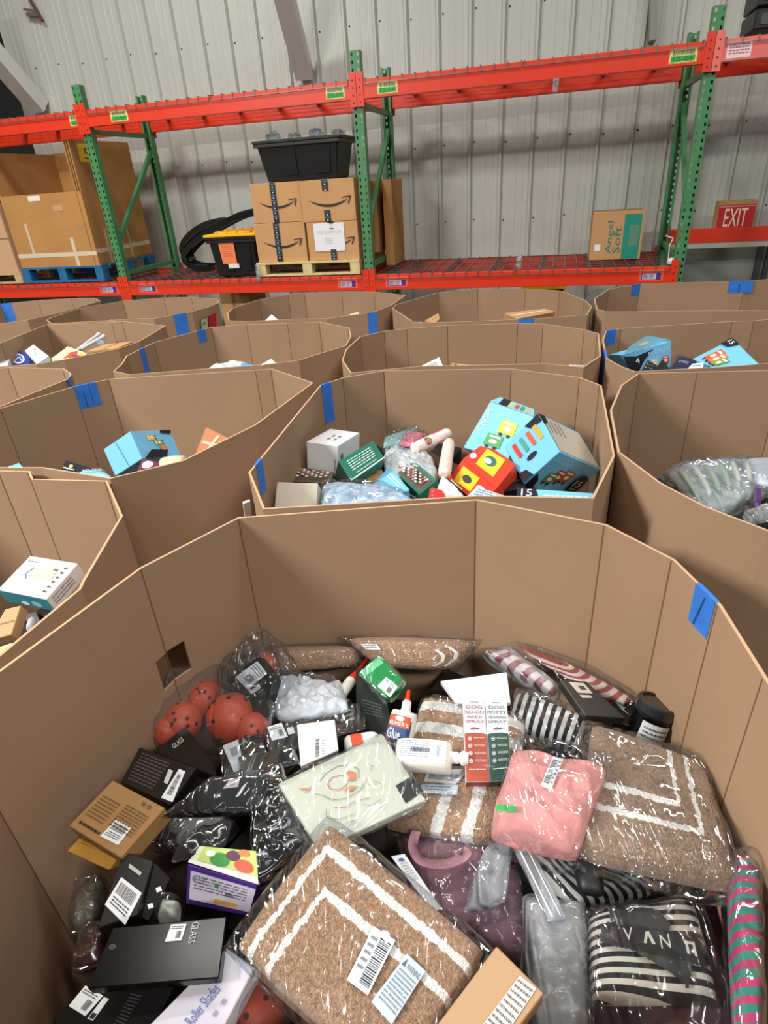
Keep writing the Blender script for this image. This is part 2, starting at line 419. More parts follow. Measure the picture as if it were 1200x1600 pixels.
for i in range(-1, 4):
    t = empty('upright_rack_stand', RP(BAY*i, RD/2, 0)); tag(t, 'green perforated steel rack frame '+WH[i+1], 'rack frame', 'rack frames')
    upright(t, BAY*i, 0); upright(t, BAY*i, RD, -1)
    for k, (z, z2) in enumerate(((.25, 1.05), (1.40, 2.20))):
        m_ = MB(); m_.bar(RP(BAY*i, .06, z), RP(BAY*i, RD-.06, z2), .035, .04); m_.build('brace', GRN, t)
    for z in (.2, 1.12, 2.34):
        m_ = MB(); m_.bar(RP(BAY*i, .06, z), RP(BAY*i, RD-.06, z), .035, .04); m_.build('brace', GRN, t)
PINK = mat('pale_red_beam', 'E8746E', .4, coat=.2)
def beam(i, d, ztop, label, front=True, h=.13, m=RED):
    a, b = BAY*i+.045, BAY*(i+1)-.045; m_ = MB(); d0, d1 = (d-.015, d+.045) if front else (d-.045, d+.015)
    m_.rbox(a, b, d0, d1-.018, ztop-h, ztop); m_.rbox(a, b, d1-.018, d1, ztop-h, ztop-.035)
    o = m_.build('rack_rail', m, bevel=.003); tag(o, label, 'rack beam', 'rack beams')
    for s_ in (a, b):
        c = MB(); sg = 1 if s_ == a else -1; df = d-.022 if front else d+.004
        c.rbox(s_-.043 if sg > 0 else s_-.012, s_+.012 if sg > 0 else s_+.043, df, df+.018, ztop-.18, ztop+.05)
        c.build('connector', m, o)
        k = MB()
        for q in range(4): k.lathe(RP(s_-.016*sg, df, ztop-.15+q*.05), -dN, [(.007, 0), (.005, .004)], 8)
        k.build('rivet', DKRED, o)['kind'] = 'stuff'
    return o, (lambda u, v, off=0, a=a, b=b, d0=d0: RP(a+(b-a)*u, d0-off, ztop-h*v))
def deck(i, d0, d1, ztop, label, n=2, front=True):
    a, b = BAY*i+.06, BAY*(i+1)-.06; wd = (b-a)/n
    for k in range(n):
        t = empty('wire_deck', RP(a+wd*(k+.5), (d0+d1)/2, ztop)); tag(t, label % ('left', 'right')[k], 'wire deck', 'wire mesh decks')
        x0, x1 = a+wd*k+.01, a+wd*(k+1)-.01; m_ = MB(); r = .0028; nn = 12
        for j in range(nn+1):
            s_ = x0+(x1-x0)*j/nn
            m_.rbox(s_-r, s_+r, -.024, RD+.018, ztop+.004, ztop+.004+2*r)
            m_.rbox(s_-r, s_+r, -.024, -.019, ztop-.035, ztop+.009)
        for j in range(9):
            d_ = .05+(RD-.1)*j/8; m_.rbox(x0, x1, d_-r, d_+r, ztop-.001, ztop+.004)
        m_.rbox(x0, x1, -.029, -.024, ztop-.033, ztop-.027)
        m_.build('wire_grid', WIRE, t)
        for j in range(3):
            s_ = x0+(x1-x0)*(j+.5)/3; c = MB(); c.rbox(s_-.02, s_+.02, .05, RD-.05, ztop-.04, ztop-.002); c.build('channel', DKRED, t)
bw = ['left', 'middle', 'wide right', 'far right']
FACES = {}
for lv, zt in (('upper', ZU+.13), ('lower', ZL)):
    for i in range(-1, 3):
        nm = {-1: 'left bay over the open carton', 0: 'middle bay with the smile boxes', 1: 'right bay with the teal printed carton', 2: 'last bay toward the exit sign'}[i]
        if lv == 'lower' and i == 2: continue
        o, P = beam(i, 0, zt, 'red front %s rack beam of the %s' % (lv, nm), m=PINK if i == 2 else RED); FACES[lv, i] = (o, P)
        beam(i, RD, zt, 'red rear %s rack beam of the %s' % (lv, nm), False)
        deck(i, .03, RD-.03, zt, '%%s %s wire mesh deck of the %s' % (lv, nm))
def beamlabel(lv, i, px0, px1, kind):
    o, P = FACES[lv, i]; h = .13; zt = ZU+.13 if lv == 'upper' else ZL
    u = []
    for x in (px0, px1):
        s_, z_ = rk(x, 90 if lv == 'upper' else 435, -.02); u.append((s_-(BAY*i+.045))/(BAY-.09))
    G = sub(P, u[0], .18 if lv == 'upper' else .12, u[1], .88 if lv == 'upper' else .82)
    if kind == 'g': it = [('r', 0, 0, 1, 1, 'F07A2A'), ('r', .04, .08, .96, .92, 'E8E6A0'), ('r', .08, .5, .92, .88, '38A848'), ('b', .12, .14, .88, .45, '2B3A2B'), ('t', '10-04', .16, .54, .84, .84, '1E5A28')]
    elif kind == 'w': it = [('r', 0, 0, 1, 1, 'F0D8DC'), ('x', .08, .12, .92, .85, 4, 'B04A5A')]
    else: it = [('r', 0, 0, 1, 1, 'FF5A32'), ('r', .1, .3, .9, .9, '4A2C8C'), ('r', .14, .36, .7, .84, 'E9DCEB'), ('b', .16, .4, .68, .8, '5A2A6A')]
    prints(o, G, it, 'location_label')
def ulab(lv, i, a, b, k): beamlabel(lv, i, a, b, k)
for a in ((-1, 82, 108), (0, 150, 180), (0, 503, 535), (1, 586, 620), (1, 1045, 1090)): ulab('upper', *a, 'g')
ulab('upper', 2, 1134, 1172, 'w')
for a in ((-1, 151, 180), (0, 213, 242), (0, 527, 558), (1, 602, 637), (1, 998, 1036)): ulab('lower', *a, 'p')
# rear lower beam of the last bay, set higher, with the exit box on it
s2, z2 = rk(1110, 356, RD)
o, P = beam(2, RD, z2, 'red rear rack beam under the EXIT sign box', False, h=.12)
m_ = MB(); m_.rbox(BAY*2+.06, BAY*3-.06, RD-.06, RD-.02, z2-.165, z2-.125); tag(m_.build('cable_tray', mat('pale_tray', 'B9B6AC', .5)), 'pale grey strip hung under the beam below the EXIT sign', 'tray')
def sbox(name, label, cat, pxl, pxr, ybot, ytop, d0, dep, m, z0=None, group=None, bevel=.003):
    s0_, _ = rk(pxl, ybot, d0); s1_, _ = rk(pxr, ybot, d0)
    zb = rk(pxl, ybot, d0)[1] if z0 is None else z0; zt = rk((pxl+pxr)/2, ytop, d0)[1]
    m_ = MB(); m_.rbox(s0_, s1_, d0, d0+dep, zb, zt); o = m_.build(name, m, bevel=bevel); tag(o, label, cat, group)
    Pf = lambda u, v, off=0: RP(s0_+(s1_-s0_)*u, d0-off, zt+(zb-zt)*v)
    return o, Pf, (s0_, s1_, zb, zt)
SH = ZL+.012
# exit sign box
s0e, s1e = rk(1117, 350, RD-.02)[0], rk(1176, 350, RD-.02)[0]; ze = rk(1145, 314, RD-.02)[1]
m_ = MB(); m_.rbox(s0e, s1e, RD-.04, RD+.10, z2+.001, ze); o = m_.build('exit_sign_box', KRAFT, bevel=.002)
tag(o, 'small red and white EXIT sign box on the red beam beside the right green upright', 'box')
Pe = lambda u, v, off=0: RP(s0e+(s1e-s0e)*u, RD-.04-off, ze+(z2-ze)*v)
prints(o, Pe, [('r', .02, .14, .98, 1, 'C21F2C'), ('l', [(.05, .2), (.95, .2)], .02, 'F0DCD0'), ('t', 'EXIT', .2, .28, .8, .96, 'F3E6C8')], 'sign_face')
# ---------------- things on the lower shelf
def pallet(name, label, sA, sB, dA, dB, zb, zt, m, n=3):
    t = empty(name, RP((sA+sB)/2, (dA+dB)/2, zb)); tag(t, label, 'pallet'); h = zt-zb
    for k in range(n):
        x = sA+(sB-sA)*k/(n-1); x = min(max(x, sA+.045), sB-.045)
        for d_ in (dA, (dA+dB)/2-.05, dB-.10):
            q = MB(); q.rbox(x-.045, x+.045, d_+.002, d_+.10, zb+.016, zt-.018); q.build('block', m, t)
    for d_ in (dA, (dA+dB)/2-.05, dB-.10):
        q = MB(); q.rbox(sA, sB, d_, d_+.10, zb, zb+.016); q.build('plank', m, t)
    nb = 7
    for k in range(nb):
        d_ = dA+(dB-dA-.1)*k/(nb-1); q = MB(); q.rbox(sA, sB, d_, d_+.10, zt-.018, zt); q.build('plank', m, t)
WOOD = mat('pallet_wood', 'C9AE84', .8, var=.2, vs=12)
BLUE = mat('blue_pallet_paint', '1F6C9C', .7, var=.25, vs=9)
sa, sb = rk(36, 430, .02)[0], rk(158, 425, .02)[0]
zt = rk(40, 419, .02)[1]
pallet('blue_pallet', 'blue painted wooden pallet under the big open brown carton', sa, sb+.02, .02, RD-.06, SH, zt, BLUE)
sl = rk(0, 436, .02)[0]
pallet('wooden_pallet', 'bare wooden pallet at the left edge under a pale carton', sl-.8, rk(35, 430, .02)[0]-.02, .02, RD-.1, SH, rk(20, 427, .02)[1], WOOD)
# left pale carton
zt2 = rk(20, 427, .02)[1]; s1_ = rk(33, 428, .04)[0]-.02; ztp = rk(0, 318, .04)[1]
m_ = MB(); m_.rbox(s1_-.95, s1_, .04, RD-.15, zt2, ztp); o = m_.build('bulk_carton', mat('pale_kraft', 'C9A27E', .85, spec=.2), bevel=.003)
tag(o, 'pale brown bulk carton cut off by the left edge on a wooden pallet', 'carton')
prints(o, lambda u, v, off=0: RP(s1_-.95+.95*u, .04-off, ztp+(zt2-ztp)*v), [('r', 0, .48, 1, .5, '8E6C4A')], 'seam')
# big open bulk carton: four walls, front cut down
t = empty('open_bulk_carton', RP((sa+sb)/2, .5, zt)); tag(t, 'large open brown bulk carton with a cut-down front on a blue pallet', 'carton')
BK = mat('bulk_carton_kraft', 'B98752', .85, var=.08, vs=4, spec=.2)
A0 = rk(34, 417, .04)[0]; A1 = rk(156, 413, .04)[0]; zf = rk(60, 303, .04)[1]; zs = rk(117, 218, .04)[1]
q = MB(); q.rbox(A0, A1, .04, .052, zt, zf); fr = q.build('front_panel', BK, t)
q = MB(); q.rbox(A1-.012, A1, .052, RD-.05, zt, zs+.01); sd = q.build('side_panel', BK, t)
q = MB(); q.rbox(A1-.055, A1-.045, .04, .3, zt, zs); q.rbox(A1-.035, A1-.027, .05, .25, zt, zs+.01); q.build('inner_flap', BK, t)
q = MB(); q.rbox(A0, A1, RD-.06, RD-.05, zt, zs-.03); q.build('back_panel', BK, t)
q = MB(); q.rbox(A0, A0+.012, .052, RD-.06, zt, zs-.04); q.build('side_panel', BK, t)
q = MB(); q.rbox(A0, A1, .05, RD-.05, zt, zt+.01); q.build('bottom', BK, t)
Pfr = lambda u, v, off=0: RP(A0+(A1-A0)*u, .04-off, zf+(zt-zf)*v)
prints(t, Pfr, [('r', -.0, .80, 1, .86, 'D8C6AC'), ('r', .20, .38, .235, .8, 'D0B896'), ('r', .72, .6, .76, 1, 'D8C6AC'), ('r', .35, .02, .5, .09, 'E9E6E0'), ('r', .62, .16, .74, .24, 'C99C6C')], 'packing_tape', parent=fr)
Psd = lambda u, v, off=0: RP(A1+off, .04+(RD-.1)*u, zs+(zt-zs)*v)
prints(t, Psd, [('r', 0, .86, 1, .90, 'D8C6AC'), ('r', .2, .7, .24, 1, 'CDB592'), ('r', .45, .72, .48, .98, 'CDB592'), ('r', .6, .7, .63, .98, 'CDB592'), ], 'packing_tape', parent=sd)
prints(t, Psd, [('r', .12, .02, .40, .16, 'F2D21E'), ('t', '5', .2, .05, .32, .14, '7A5A10')], 'sticker', parent=sd)
# smile boxes on a thin wooden pallet
TP = mat('smile_box_kraft', 'C99A6B', .8, var=.05, vs=5, spec=.2)
pz = rk(480, 408, .02)[1]; pa, pb = rk(401, 408, .02)[0], rk(562, 406, .02)[0]
pallet('wooden_pallet', 'pale thin wooden pallet under the four smile boxes', pa, pb, .0, .95, SH, pz, mat('yellow_wood', 'D8C690', .8, var=.15, vs=12))
def smile(cx, s=.36, up=0):
    it = []; n = 14; pts = []
    for k in range(n+1):
        x = -1+2*k/n; pts.append((x, .42*(1-x*x)))
    out = [(cx+s*x, .5+up+y*.42) for x, y in pts]; inn = [(cx+s*x, .5+up+y*.42-.055*(1-abs(x)**2.5)-.004) for x, y in pts]
    for k in range(n): it.append(('p', [out[k], out[k+1], inn[k+1], inn[k]], '1E2227'))
    x = cx+s*1.02; y = .5+up
    it.append(('l', [(x-.13, y-.035), (x+.03, y-.06), (x-.02, y+.12)], .022, '1E2227'))
    return it
def ship(label, l, r, yb, yt, z0, tx, paper=False, mid=True):
    o, P, b = sbox('shipping_box', label, 'box', l, r, yb, yt, .03, .46, TP, z0=z0, group='smile shipping boxes')
    it = smile(.52, .37, -.03)
    segs = [(0, 1)] if mid else [(0, .25), (.72, 1)]
    for v0, v1 in segs:
        it.append(('r', tx-.055, v0, tx+.055, v1, '16191D'))
        v = v0+.03
        while v < v1-.08:
            it += [('r', tx-.04, v, tx+.04, v+.035, ('2E6F8E', '4A5056')[int(v*10) % 2]), ('e', tx, v+.08, .014, .02, 'C8CCD0')]; v += .13
    prints(o, P, it, 'printed_tape')
    if paper:
        o2 = prints(o, P, [('r', .14, .03, .74, .76, 'E9EBEF'), ('t', 'LIQUIDATION', .19, .22, .69, .32, 'A9B0BA'), ('x', .35, .42, .5, .6, 3, 'C0C6CE')], 'paper_sheet', off=.006)
    mbx = MB(); mbx.rbox(b[0]+.002, b[1]-.002, .26-.002, .262, b[3], b[3]+.001); mbx.build('top_seam', CRE, o)
    return b
b1 = ship('brown smile-logo shipping box, bottom left of the four', 404, 481, 405, 348, pz+.001, .45)
b2 = ship('brown smile-logo shipping box with a white paper taped on', 484, 562, 403, 346, pz+.001, .50, True, False)
b3 = ship('brown smile-logo shipping box, top left of the four under the black tote', 398, 473, 347, 285, b1[3]+.002, .47)
b4 = ship('brown smile-logo shipping box, top right of the four', 473, 557, 345, 280, b2[3]+.002, .48, False, False)
# carton behind the middle upright
so, zo = rk(600, 400, .55); z4 = rk(598, 281, .55)[1]
m_ = MB(); m_.rbox(BAY+.03, rk(618, 400, .55)[0], .52, .95, SH, z4); o = m_.build('brown_carton', BK, bevel=.003); tag(o, 'brown carton in shade just right of the middle green upright', 'carton')
m_ = MB(); m_.rbox(rk(560, 400, .50)[0], BAY-.03, .52, .95, pz+.001, z4); o = m_.build('brown_carton', BK, bevel=.003); tag(o, 'brown carton behind the smile boxes, left of the middle green upright', 'carton')
prints(o, (lambda a, b: (lambda u, v, off=0: RP(a+(b-a)*u, .52-off, z4+(pz-z4)*v)))(rk(556, 400, .5)[0], rk(617, 400, .55)[0]), [('r', .45, 0, .52, 1, '9C7444')], 'tape')
# black totes
TOTE = mat('black_tote_plastic', '16181B', .42)
def tote(label, l, r, yb, yt, d0, dep, z0, taper=.05):
    sl_, sr_ = rk(l, yt, d0)[0], rk(r, yt, d0)[0]; zt_ = rk((l+r)/2, yt, d0)[1]
    t = empty('storage_tote', RP((sl_+sr_)/2, d0+dep/2, z0)); tag(t, label, 'tote', 'black storage totes')
    B = [RP(a, b, z0) for a, b in ((sl_+taper, d0+taper), (sr_-taper, d0+taper), (sr_-taper, d0+dep-taper), (sl_+taper, d0+dep-taper))]
    T = [RP(a, b, zt_) for a, b in ((sl_, d0), (sr_, d0), (sr_, d0+dep), (sl_, d0+dep))]
    link('tub', T+B, HEXF, TOTE, t, bevel=.012)
    q = MB(); q.rbox(sl_-.025, sr_+.025, d0-.025, d0+dep+.025, zt_-.01, zt_+.012); q.rbox(sl_-.018, sr_+.018, d0-.018, d0+dep+.018, zt_-.04, zt_-.01)
    q.build('rim', TOTE, t, bevel=.004)
    Pf = lambda u, v, off=0: (T[0]*(1-u)+T[1]*u)*(1-v)+(B[0]*(1-u)+B[1]*u)*v-dN*(off)
    for u0, u1 in ((.28, .46), (.72, .90)):
        q = MB()
        for (a, b, c, d) in ((u0, .82, u1, .85), (u1-.012, .2, u1+.006, .85)):
            q.hexa([Pf(a, b, .012), Pf(c, b, .012), Pf(c, d, .012), Pf(a, d, .012)], dN*.014)
        q.build('moulded_rib', TOTE, t)
    return t, Pf, (sl_, sr_, zt_)
t1, Pt1, tb = tote('black storage tote heaped with clear film on top of the smile boxes', 398, 528, 285, 218, .02, .44, b3[3]+.003)
FBL = ['leftmost', 'second from left', 'middle', 'second from right', 'rightmost']
for k in range(5):
    c = RP(tb[0]+.1+k*.2, .2, tb[2]+.002); q = [c+dS*a+dN*b+Vector((0, 0, .045-.02*(k % 2))) for a, b in ((-.05, -.08), (.05, -.08), (.05, .08), (-.05, .08))]
    V, Fc, UV, P = soft(q, .03, 18, 18, .025, 3, .03, 35, 0, k, Vector((0, 0, 1)), .02); o = link('film_bundle', V, Fc, MILKY, smooth=True); tag(o, FBL[k]+' of the five clear film bundles poking out of the top black tote', 'plastic film', 'film bundles in the top tote')
t2, Pt2, tb2 = tote('black storage tote with a yellow lid and an orange note', 324, 396, 432, 372, .06, .42, SH, .03)
YEL = mat('yellow_lid', 'F2B81E', .4)
q = MB(); q.rbox(tb2[0]-.03, tb2[1]+.03, .03, .51, tb2[2]+.013, tb2[2]+.035); q.rbox(tb2[0]+.06, tb2[1]-.05, .09, .44, tb2[2]+.035, tb2[2]+.05)
for k in range(5): q.rbox(tb2[0]+.08+k*.1, tb2[0]+.10+k*.1, .07, .46, tb2[2]+.035, tb2[2]+.06)
q.build('lid', YEL, t2, bevel=.004)
prints(t2, Pt2, [('r', .22, .12, .56, .66, 'F58A56'), ('x', .28, .2, .5, .5, 5, 'D86A3C'), ('r', .34, .66, .6, .78, 'E6E6E6')], 'note', off=.013)
# curved black gutters
def gutter(name, label, pts, d0, wdt, th=.02):
    P = [rp(x, y, d0) for x, y in pts]; m_ = MB(); V = []
    n = len(P)
    for i, p in enumerate(P):
        a = P[max(0, i-1)]; b = P[min(n-1, i+1)]; tn = (b-a).normalized(); nn = tn.cross(dN).normalized()
        for dd, off in ((0, .045), (.03, 0), (wdt-.03, 0), (wdt, .045), (wdt+.012, .045), (wdt-.02, -th), (.02, -th), (-.012, .045)):
            V.append(p+dN*dd+nn*off)
    Fc = [(i*8+k, i*8+(k+1) % 8, (i+1)*8+(k+1) % 8, (i+1)*8+k) for i in range(n-1) for k in range(8)] + [tuple(range(8)), tuple((n-1)*8+k for k in range(8))]
    o = link(name, V, Fc, mat('black_gutter', '1B1D20', .25, coat=.3), smooth=False); tag(o, label, 'gutter'); return o
def smoothpts(p, n=24):
    out = []
    for i in range(n+1):
        t = i/n*(len(p)-1); k = min(int(t), len(p)-2); f = t-k
        g = lambda j: Vector((*p[min(max(j, 0), len(p)-1)], 0))
        a, b, c, d = g(k-1), g(k), g(k+1), g(k+2)
        q = .5*((2*b)+(c-a)*f+(2*a-5*b+4*c-d)*f*f+(-a+3*b-3*c+d)*f**3); out.append((q.x, q.y))
    return out
gutter('curved_gutter', 'glossy black curved gutter leaning over the yellow-lidded tote', smoothpts([(397, 329), (370, 336), (330, 357), (300, 378), (284, 398), (288, 412), (305, 420), (326, 421)]), .55, .16)
gutter('curved_gutter', 'second black curved gutter, the lower ring behind the other', smoothpts([(345, 343), (318, 350), (298, 362), (284, 378), (281, 392), (292, 410)]), .75, .14)
# teal printed carton
o, P, b = sbox('printed_carton', 'brown and teal printed carton standing alone on the right shelf', 'carton', 921, 1000, 400, 331, .42, .34, mat('teal_carton_kraft', 'BE9468', .8, spec=.2), z0=SH)
prints(o, P, [('r', .62, .06, .95, .98, '1F8A78'), ('r', .74, .28, .92, .72, '5C8A74'), ('tu', 'Angel', .30, .18, .44, .86, '2C7A6C'), ('tu', 'Soft', .44, .3, .58, .86, '2C7A6C'), ('r', .08, .66, .2, .8, 'E8E8E6')], 'printing')
q = MB(); q.rbox(b[0]+.01, b[1]-.01, .58, .585, b[3], b[3]+.002); q.build('top_seam', CRE, o)
# scraps
def scrap(label, px, d, s=.06, m=MILKY, name='plastic_scrap', cat='scrap'):
    c = [rp(x, y, d) for x, y in px]; V, Fc, UV, P = soft(c, .012, 14, 14, .01, 3, .015, 40, 0, px[0][0], -dN); o = link(name, V, Fc, m, smooth=True); tag(o, label, cat)
scrap('crumpled clear plastic scrap on the front edge of the empty right shelf', [(806, 402), (817, 399), (815, 422), (806, 420)], -.03)
scrap('crumpled clear plastic scrap hanging from the upper red beam', [(863, 122), (875, 120), (872, 145), (863, 146)], -.03)
scrap('white torn tape strip hanging off the pallet under the smile boxes', [(398, 412), (404, 412), (408, 440), (401, 440)], -.04)
q = MB(); pts = [(1040, 368), (1052, 372), (1046, 384), (1045, 396), (1044, 408)]
for a, b_ in zip(pts, pts[1:]): q.bar(rp(*a, .03), rp(*b_, .03), .007)
o = q.build('white_string', mat('white_cord', 'D8D6CC', .7)); tag(o, 'thin white string tied at the right green upright', 'string')
c = MB(); c.lathe(rp(1048, 414, .03), Vector((0, 0, 1)), [(.005, 0), (.03, .01), (.034, .03), (.02, .05), (.005, .055)], 12); c.build('end_knob', mat('white_cord', 'D8D6CC', .7), o)
# black crates on the upper shelf, right edge
s5, z5 = rk(1176, 48, .1)
q = MB()
for k in range(3): q.rbox(s5, s5+.6, .1, .5, z5+.003+k*.13, z5+.12+k*.13)
crate = q.build('black_crate_stack', TOTE, bevel=.008); tag(crate, 'stack of black crates at the top right on the upper shelf', 'crate')
q = MB()
for k in range(3):
    for j in range(6): q.rbox(s5+.04+j*.09, s5+.1+j*.09, .094, .102, z5+.03+k*.13, z5+.09+k*.13)
q.build('slot', ink('4A4C50'), crate)
# cartons in the dark under the lower shelf
def lowbox(label, px0, px1, ytop, d0, m=KRAFT, dep=.4):
    a, b = rk(px0, ytop, d0)[0], rk(px1, ytop, d0)[0]; zt_ = rk(px0, ytop, d0)[1]
    q = MB(); q.rbox(a, b, d0, d0+dep, 0, zt_); o = q.build('stored_carton', m, bevel=.004); tag(o, label, 'carton')
    prints(o, lambda u, v, off=0: RP(a+(b-a)*u, d0-off, zt_*(1-v)), [('r', .4, 0, .52, .5, '8C6A48')], 'tape')
lowbox('brown carton in the dark under the lower shelf, behind the gap between bins', 342, 388, 457, .3)
q = MB(); a, b = rk(822, 443, .2)[0], rk(878, 443, .2)[0]; z_ = rk(850, 443, .2)[1]
q.rbox(a-.02, b+.02, .2, .6, 0, z_-.05); o = q.build('storage_tote', TOTE, bevel=.01); tag(o, 'black tote with a yellow lid in the dark under the right shelf', 'tote')
q = MB(); q.rbox(a-.04, b+.04, .18, .62, z_-.05, z_); q.build('lid', YEL, o, bevel=.005)

# ================================================================ bulk bins
RIMZ = -.70
def bin_(label, pts, holes=(), tapes=(), extra=(), zr=RIMZ, th=.006, lips=(), crease=True):
    P = []
    for p in pts:
        if len(p) == 3: P.append(Vector((p[0], p[1], 0)))
        else:
            a = at(p[0], p[1], zr); P.append(Vector((a.x, a.y, 0)))
    n = len(P); area_ = sum(P[i].x*P[(i+1) % n].y-P[(i+1) % n].x*P[i].y for i in range(n))
    if area_ < 0: P = P[::-1]
    top = CH+zr; cen = sum(P, Vector())/n
    inn = []
    for i in range(n):
        a, b, c = P[i-1], P[i], P[(i+1) % n]; e1 = (b-a).normalized(); e2 = (c-b).normalized()
        n1 = Vector((-e1.y, e1.x, 0)); n2 = Vector((-e2.y, e2.x, 0)); m_ = (n1+n2); m_.normalize(); inn.append(b+m_*th/max(.5, m_.dot(n1)))
    t = empty('bulk_bin', (cen.x, cen.y, 0)); tag(t, label, 'bin', 'octagonal cardboard bins')
    up = Vector((0, 0, 1))
    for i in range(n):
        j = (i+1) % n; A, B, a, b = P[i], P[j], inn[i], inn[j]; q = MB(); L_ = (b-a).length
        hs = []
        for near, h in holes:            # hole given by four pixels, cut into the panels that meet at corner 'near'
            nr = at(near[0], near[1], zr) if len(near) == 2 else Vector(near); nr.z = 0
            if min((A-nr).length, (B-nr).length) > .02: continue
            hp = []
            nrm = (B-A).cross(up).normalized(); o = Vector((0, 0, CH))
            for px in h:
                r = ray(*px); k = (a-o).dot(nrm)/r.dot(nrm); w_ = o+r*k; hp.append(((w_-a).dot((b-a).normalized())/L_, w_.z, k))
            hs.append(hp)
        rows = [0, top]; cols = [0, 1]
        if hs:
            hp = hs[0]; u0, u1 = sorted((sum(x[0] for x in hp[:1]+hp[3:])/2, sum(x[0] for x in hp[1:3])/2)); u0, u1 = max(0, u0), min(1, u1)
            z0 = sum(x[1] for x in hp[2:])/2; z1 = sum(x[1] for x in hp[:2])/2
            if u1-u0 > .02: rows = [0, z0, z1, top]; cols = [0, u0, u1, 1]
            else: hs = []
        for r_ in range(len(rows)-1):
            for c_ in range(len(cols)-1):
                if hs and r_ == 1 and c_ == 1: continue
                if cols[c_+1]-cols[c_] < 1e-4: continue
                zz0, zz1, f0, f1 = rows[r_], rows[r_+1], cols[c_], cols[c_+1]
                T = [A.lerp(B, f0)+up*zz1, A.lerp(B, f1)+up*zz1, a.lerp(b, f1)+up*zz1, a.lerp(b, f0)+up*zz1]
                k = len(q.V); q.V += T+[v-up*(zz1-zz0) for v in T]
                for fi, f in enumerate(HEXF): q.F.append(tuple(x+k for x in f)); q.M.append(1 if (fi == 0 and r_ == len(rows)-2) else 0)
        if crease and L_ > .06:          # scored fold beside each corner
            d = (b-a).normalized(); nn = (b-a).cross(up).normalized(); 
            if nn.dot(cen-a) < 0: nn = -nn
            for c0 in (a+d*.001,):
                q.add([c0+nn*.0006, c0+d*.003+nn*.0006, c0+d*.003+nn*.0006+up*(top-.003), c0+nn*.0006+up*(top-.003)], [(0, 1, 2, 3)], 2)
        q.build('side_panel', [BIN, RIM, CRE], t)
    mb_ = MB(); k = len(inn); mb_.add([v+up*.004 for v in inn]+[v+up*.014 for v in inn], [tuple(range(k))[::-1], tuple(range(k, 2*k))]); mb_.build('bottom', BIN, t)
    def wallpt(px):                      # pixel -> first inner/outer wall it meets from above; returns best plane
        pass
    for tp in tapes:                     # (pixel on rim, width m, drop m, which: 'in'/'out'/'both')
        (x, y), wd_, dr, wh = tp[:4]; c = at(x, y, zr); best = None
        for i in range(n):
            a, b = P[i], P[(i+1) % n]; d = (b-a); u = max(0, min(1, (c.xy-a.xy).dot(d.xy)/d.length_squared)); e = (a+d*u-Vector((c.x, c.y, 0))).length
            if best is None or e < best[0]: best = (e, i, u)
        _, i, u = best; a, b = P[i], P[(i+1) % n]; d = (b-a).normalized(); nn = Vector((-d.y, d.x, 0)); L_ = (b-a).length
        s_ = u*L_; x0, x1 = s_-wd_/2, s_+wd_/2; q = MB()
        for sgn in ((1,) if wh == 'in' else (-1,) if wh == 'out' else (1, -1)):
            o1 = nn*(th+.0012) if sgn > 0 else nn*-.0012
            g = [a+d*x0+o1+up*(top+.001), a+d*x1+o1+up*(top+.001), a+d*x1+o1+up*(top-dr), a+d*x0+o1+up*(top-dr*1.0)]
            q.add(g, [(0, 1, 2, 3)])
        q.add([a+d*x0+nn*-.0012+up*(top+.001), a+d*x1+nn*-.0012+up*(top+.001), a+d*x1+nn*(th+.0012)+up*(top+.001), a+d*x0+nn*(th+.0012)+up*(top+.001)], [(0, 1, 2, 3)])
        tp_ = q.build('tape_strip', TAPE, t)
        if len(tp) > 4:
            o1 = nn*(th+.0014)
            prints(t, lambda uu, vv, off=0: a+d*(x1+(x0-x1)*uu)+nn*(th+.0014+off)+up*(top-dr*vv), tp[4], 'marking', parent=tp_)
    t['top'] = top
    return t, P, inn
def pts_index(a, b, i): return -1
W = lambda x, y: (x, y, 0)
seam = [('r', .44, .25, .47, .95, '1A3E86')]
bin_('nearest cardboard bin, filled with bagged rugs and black boxes', [W(-.725, .715), (218, 887), (372, 808), (745, 780), (948, 819), (1055, 874), (1128, 945), (1200, 1060), W(.548, .50), W(.40, .24), W(.18, .12), W(-.34, .12), W(-.60, .32)],
     holes=[((218, 887), [(243, 1030), (287, 1000), (300, 1043), (255, 1077)])], tapes=[((1112, 925), .06, .085, 'both', [('l', [(.55, .1), (.3, .95)], .05, '1A3E86')])])
bin_('second bin in the centre row with blue snack multipack boxes', [(388, 738), (500, 602), (535, 590), (600, 579), (800, 576), (908, 590), (940, 602), (961, 712), (928, 779), W(.235, 1.325), W(-.30, 1.335)], tapes=[((510, 600), .055, .16, 'in'), ((396, 722), .05, .10, 'in')])
bin_('wide bin at left with a pale blue box lying inside', [(0, 638), (115, 604), (170, 592), (400, 578), (425, 576), (490, 598), (400, 664), (287, 720), (172, 748), W(-1.02, 1.70), W(-1.5, 1.78), W(-1.68, 2.05)], tapes=[((128, 601), .11, .10, 'in', seam+[('r', .7, .1, .72, .9, '1A3E86')])])
bin_('bin at the right edge holding clear plastic trays', [(965, 706), (953, 641), (970, 602), (997, 583), (1090, 581), W(1.50, 2.15), W(1.86, 1.95), W(1.92, 1.45), W(1.55, 1.02), W(.95, .94), (1200, 830), (1100, 792), (1030, 755)])
bin_('bin in the third row with a white crumpled bag showing', [(190, 568), (197, 556), (240, 535), (330, 511), (386, 507), (450, 505), (500, 503), (546, 512), (549, 526), (541, 540), (467, 563), W(-.50, 2.73), W(-.72, 2.73), W(-1.10, 2.72), W(-1.2, 2.80)], tapes=[((212, 545), .05, .14, 'in'), ((308, 515), .06, .07, 'in')])
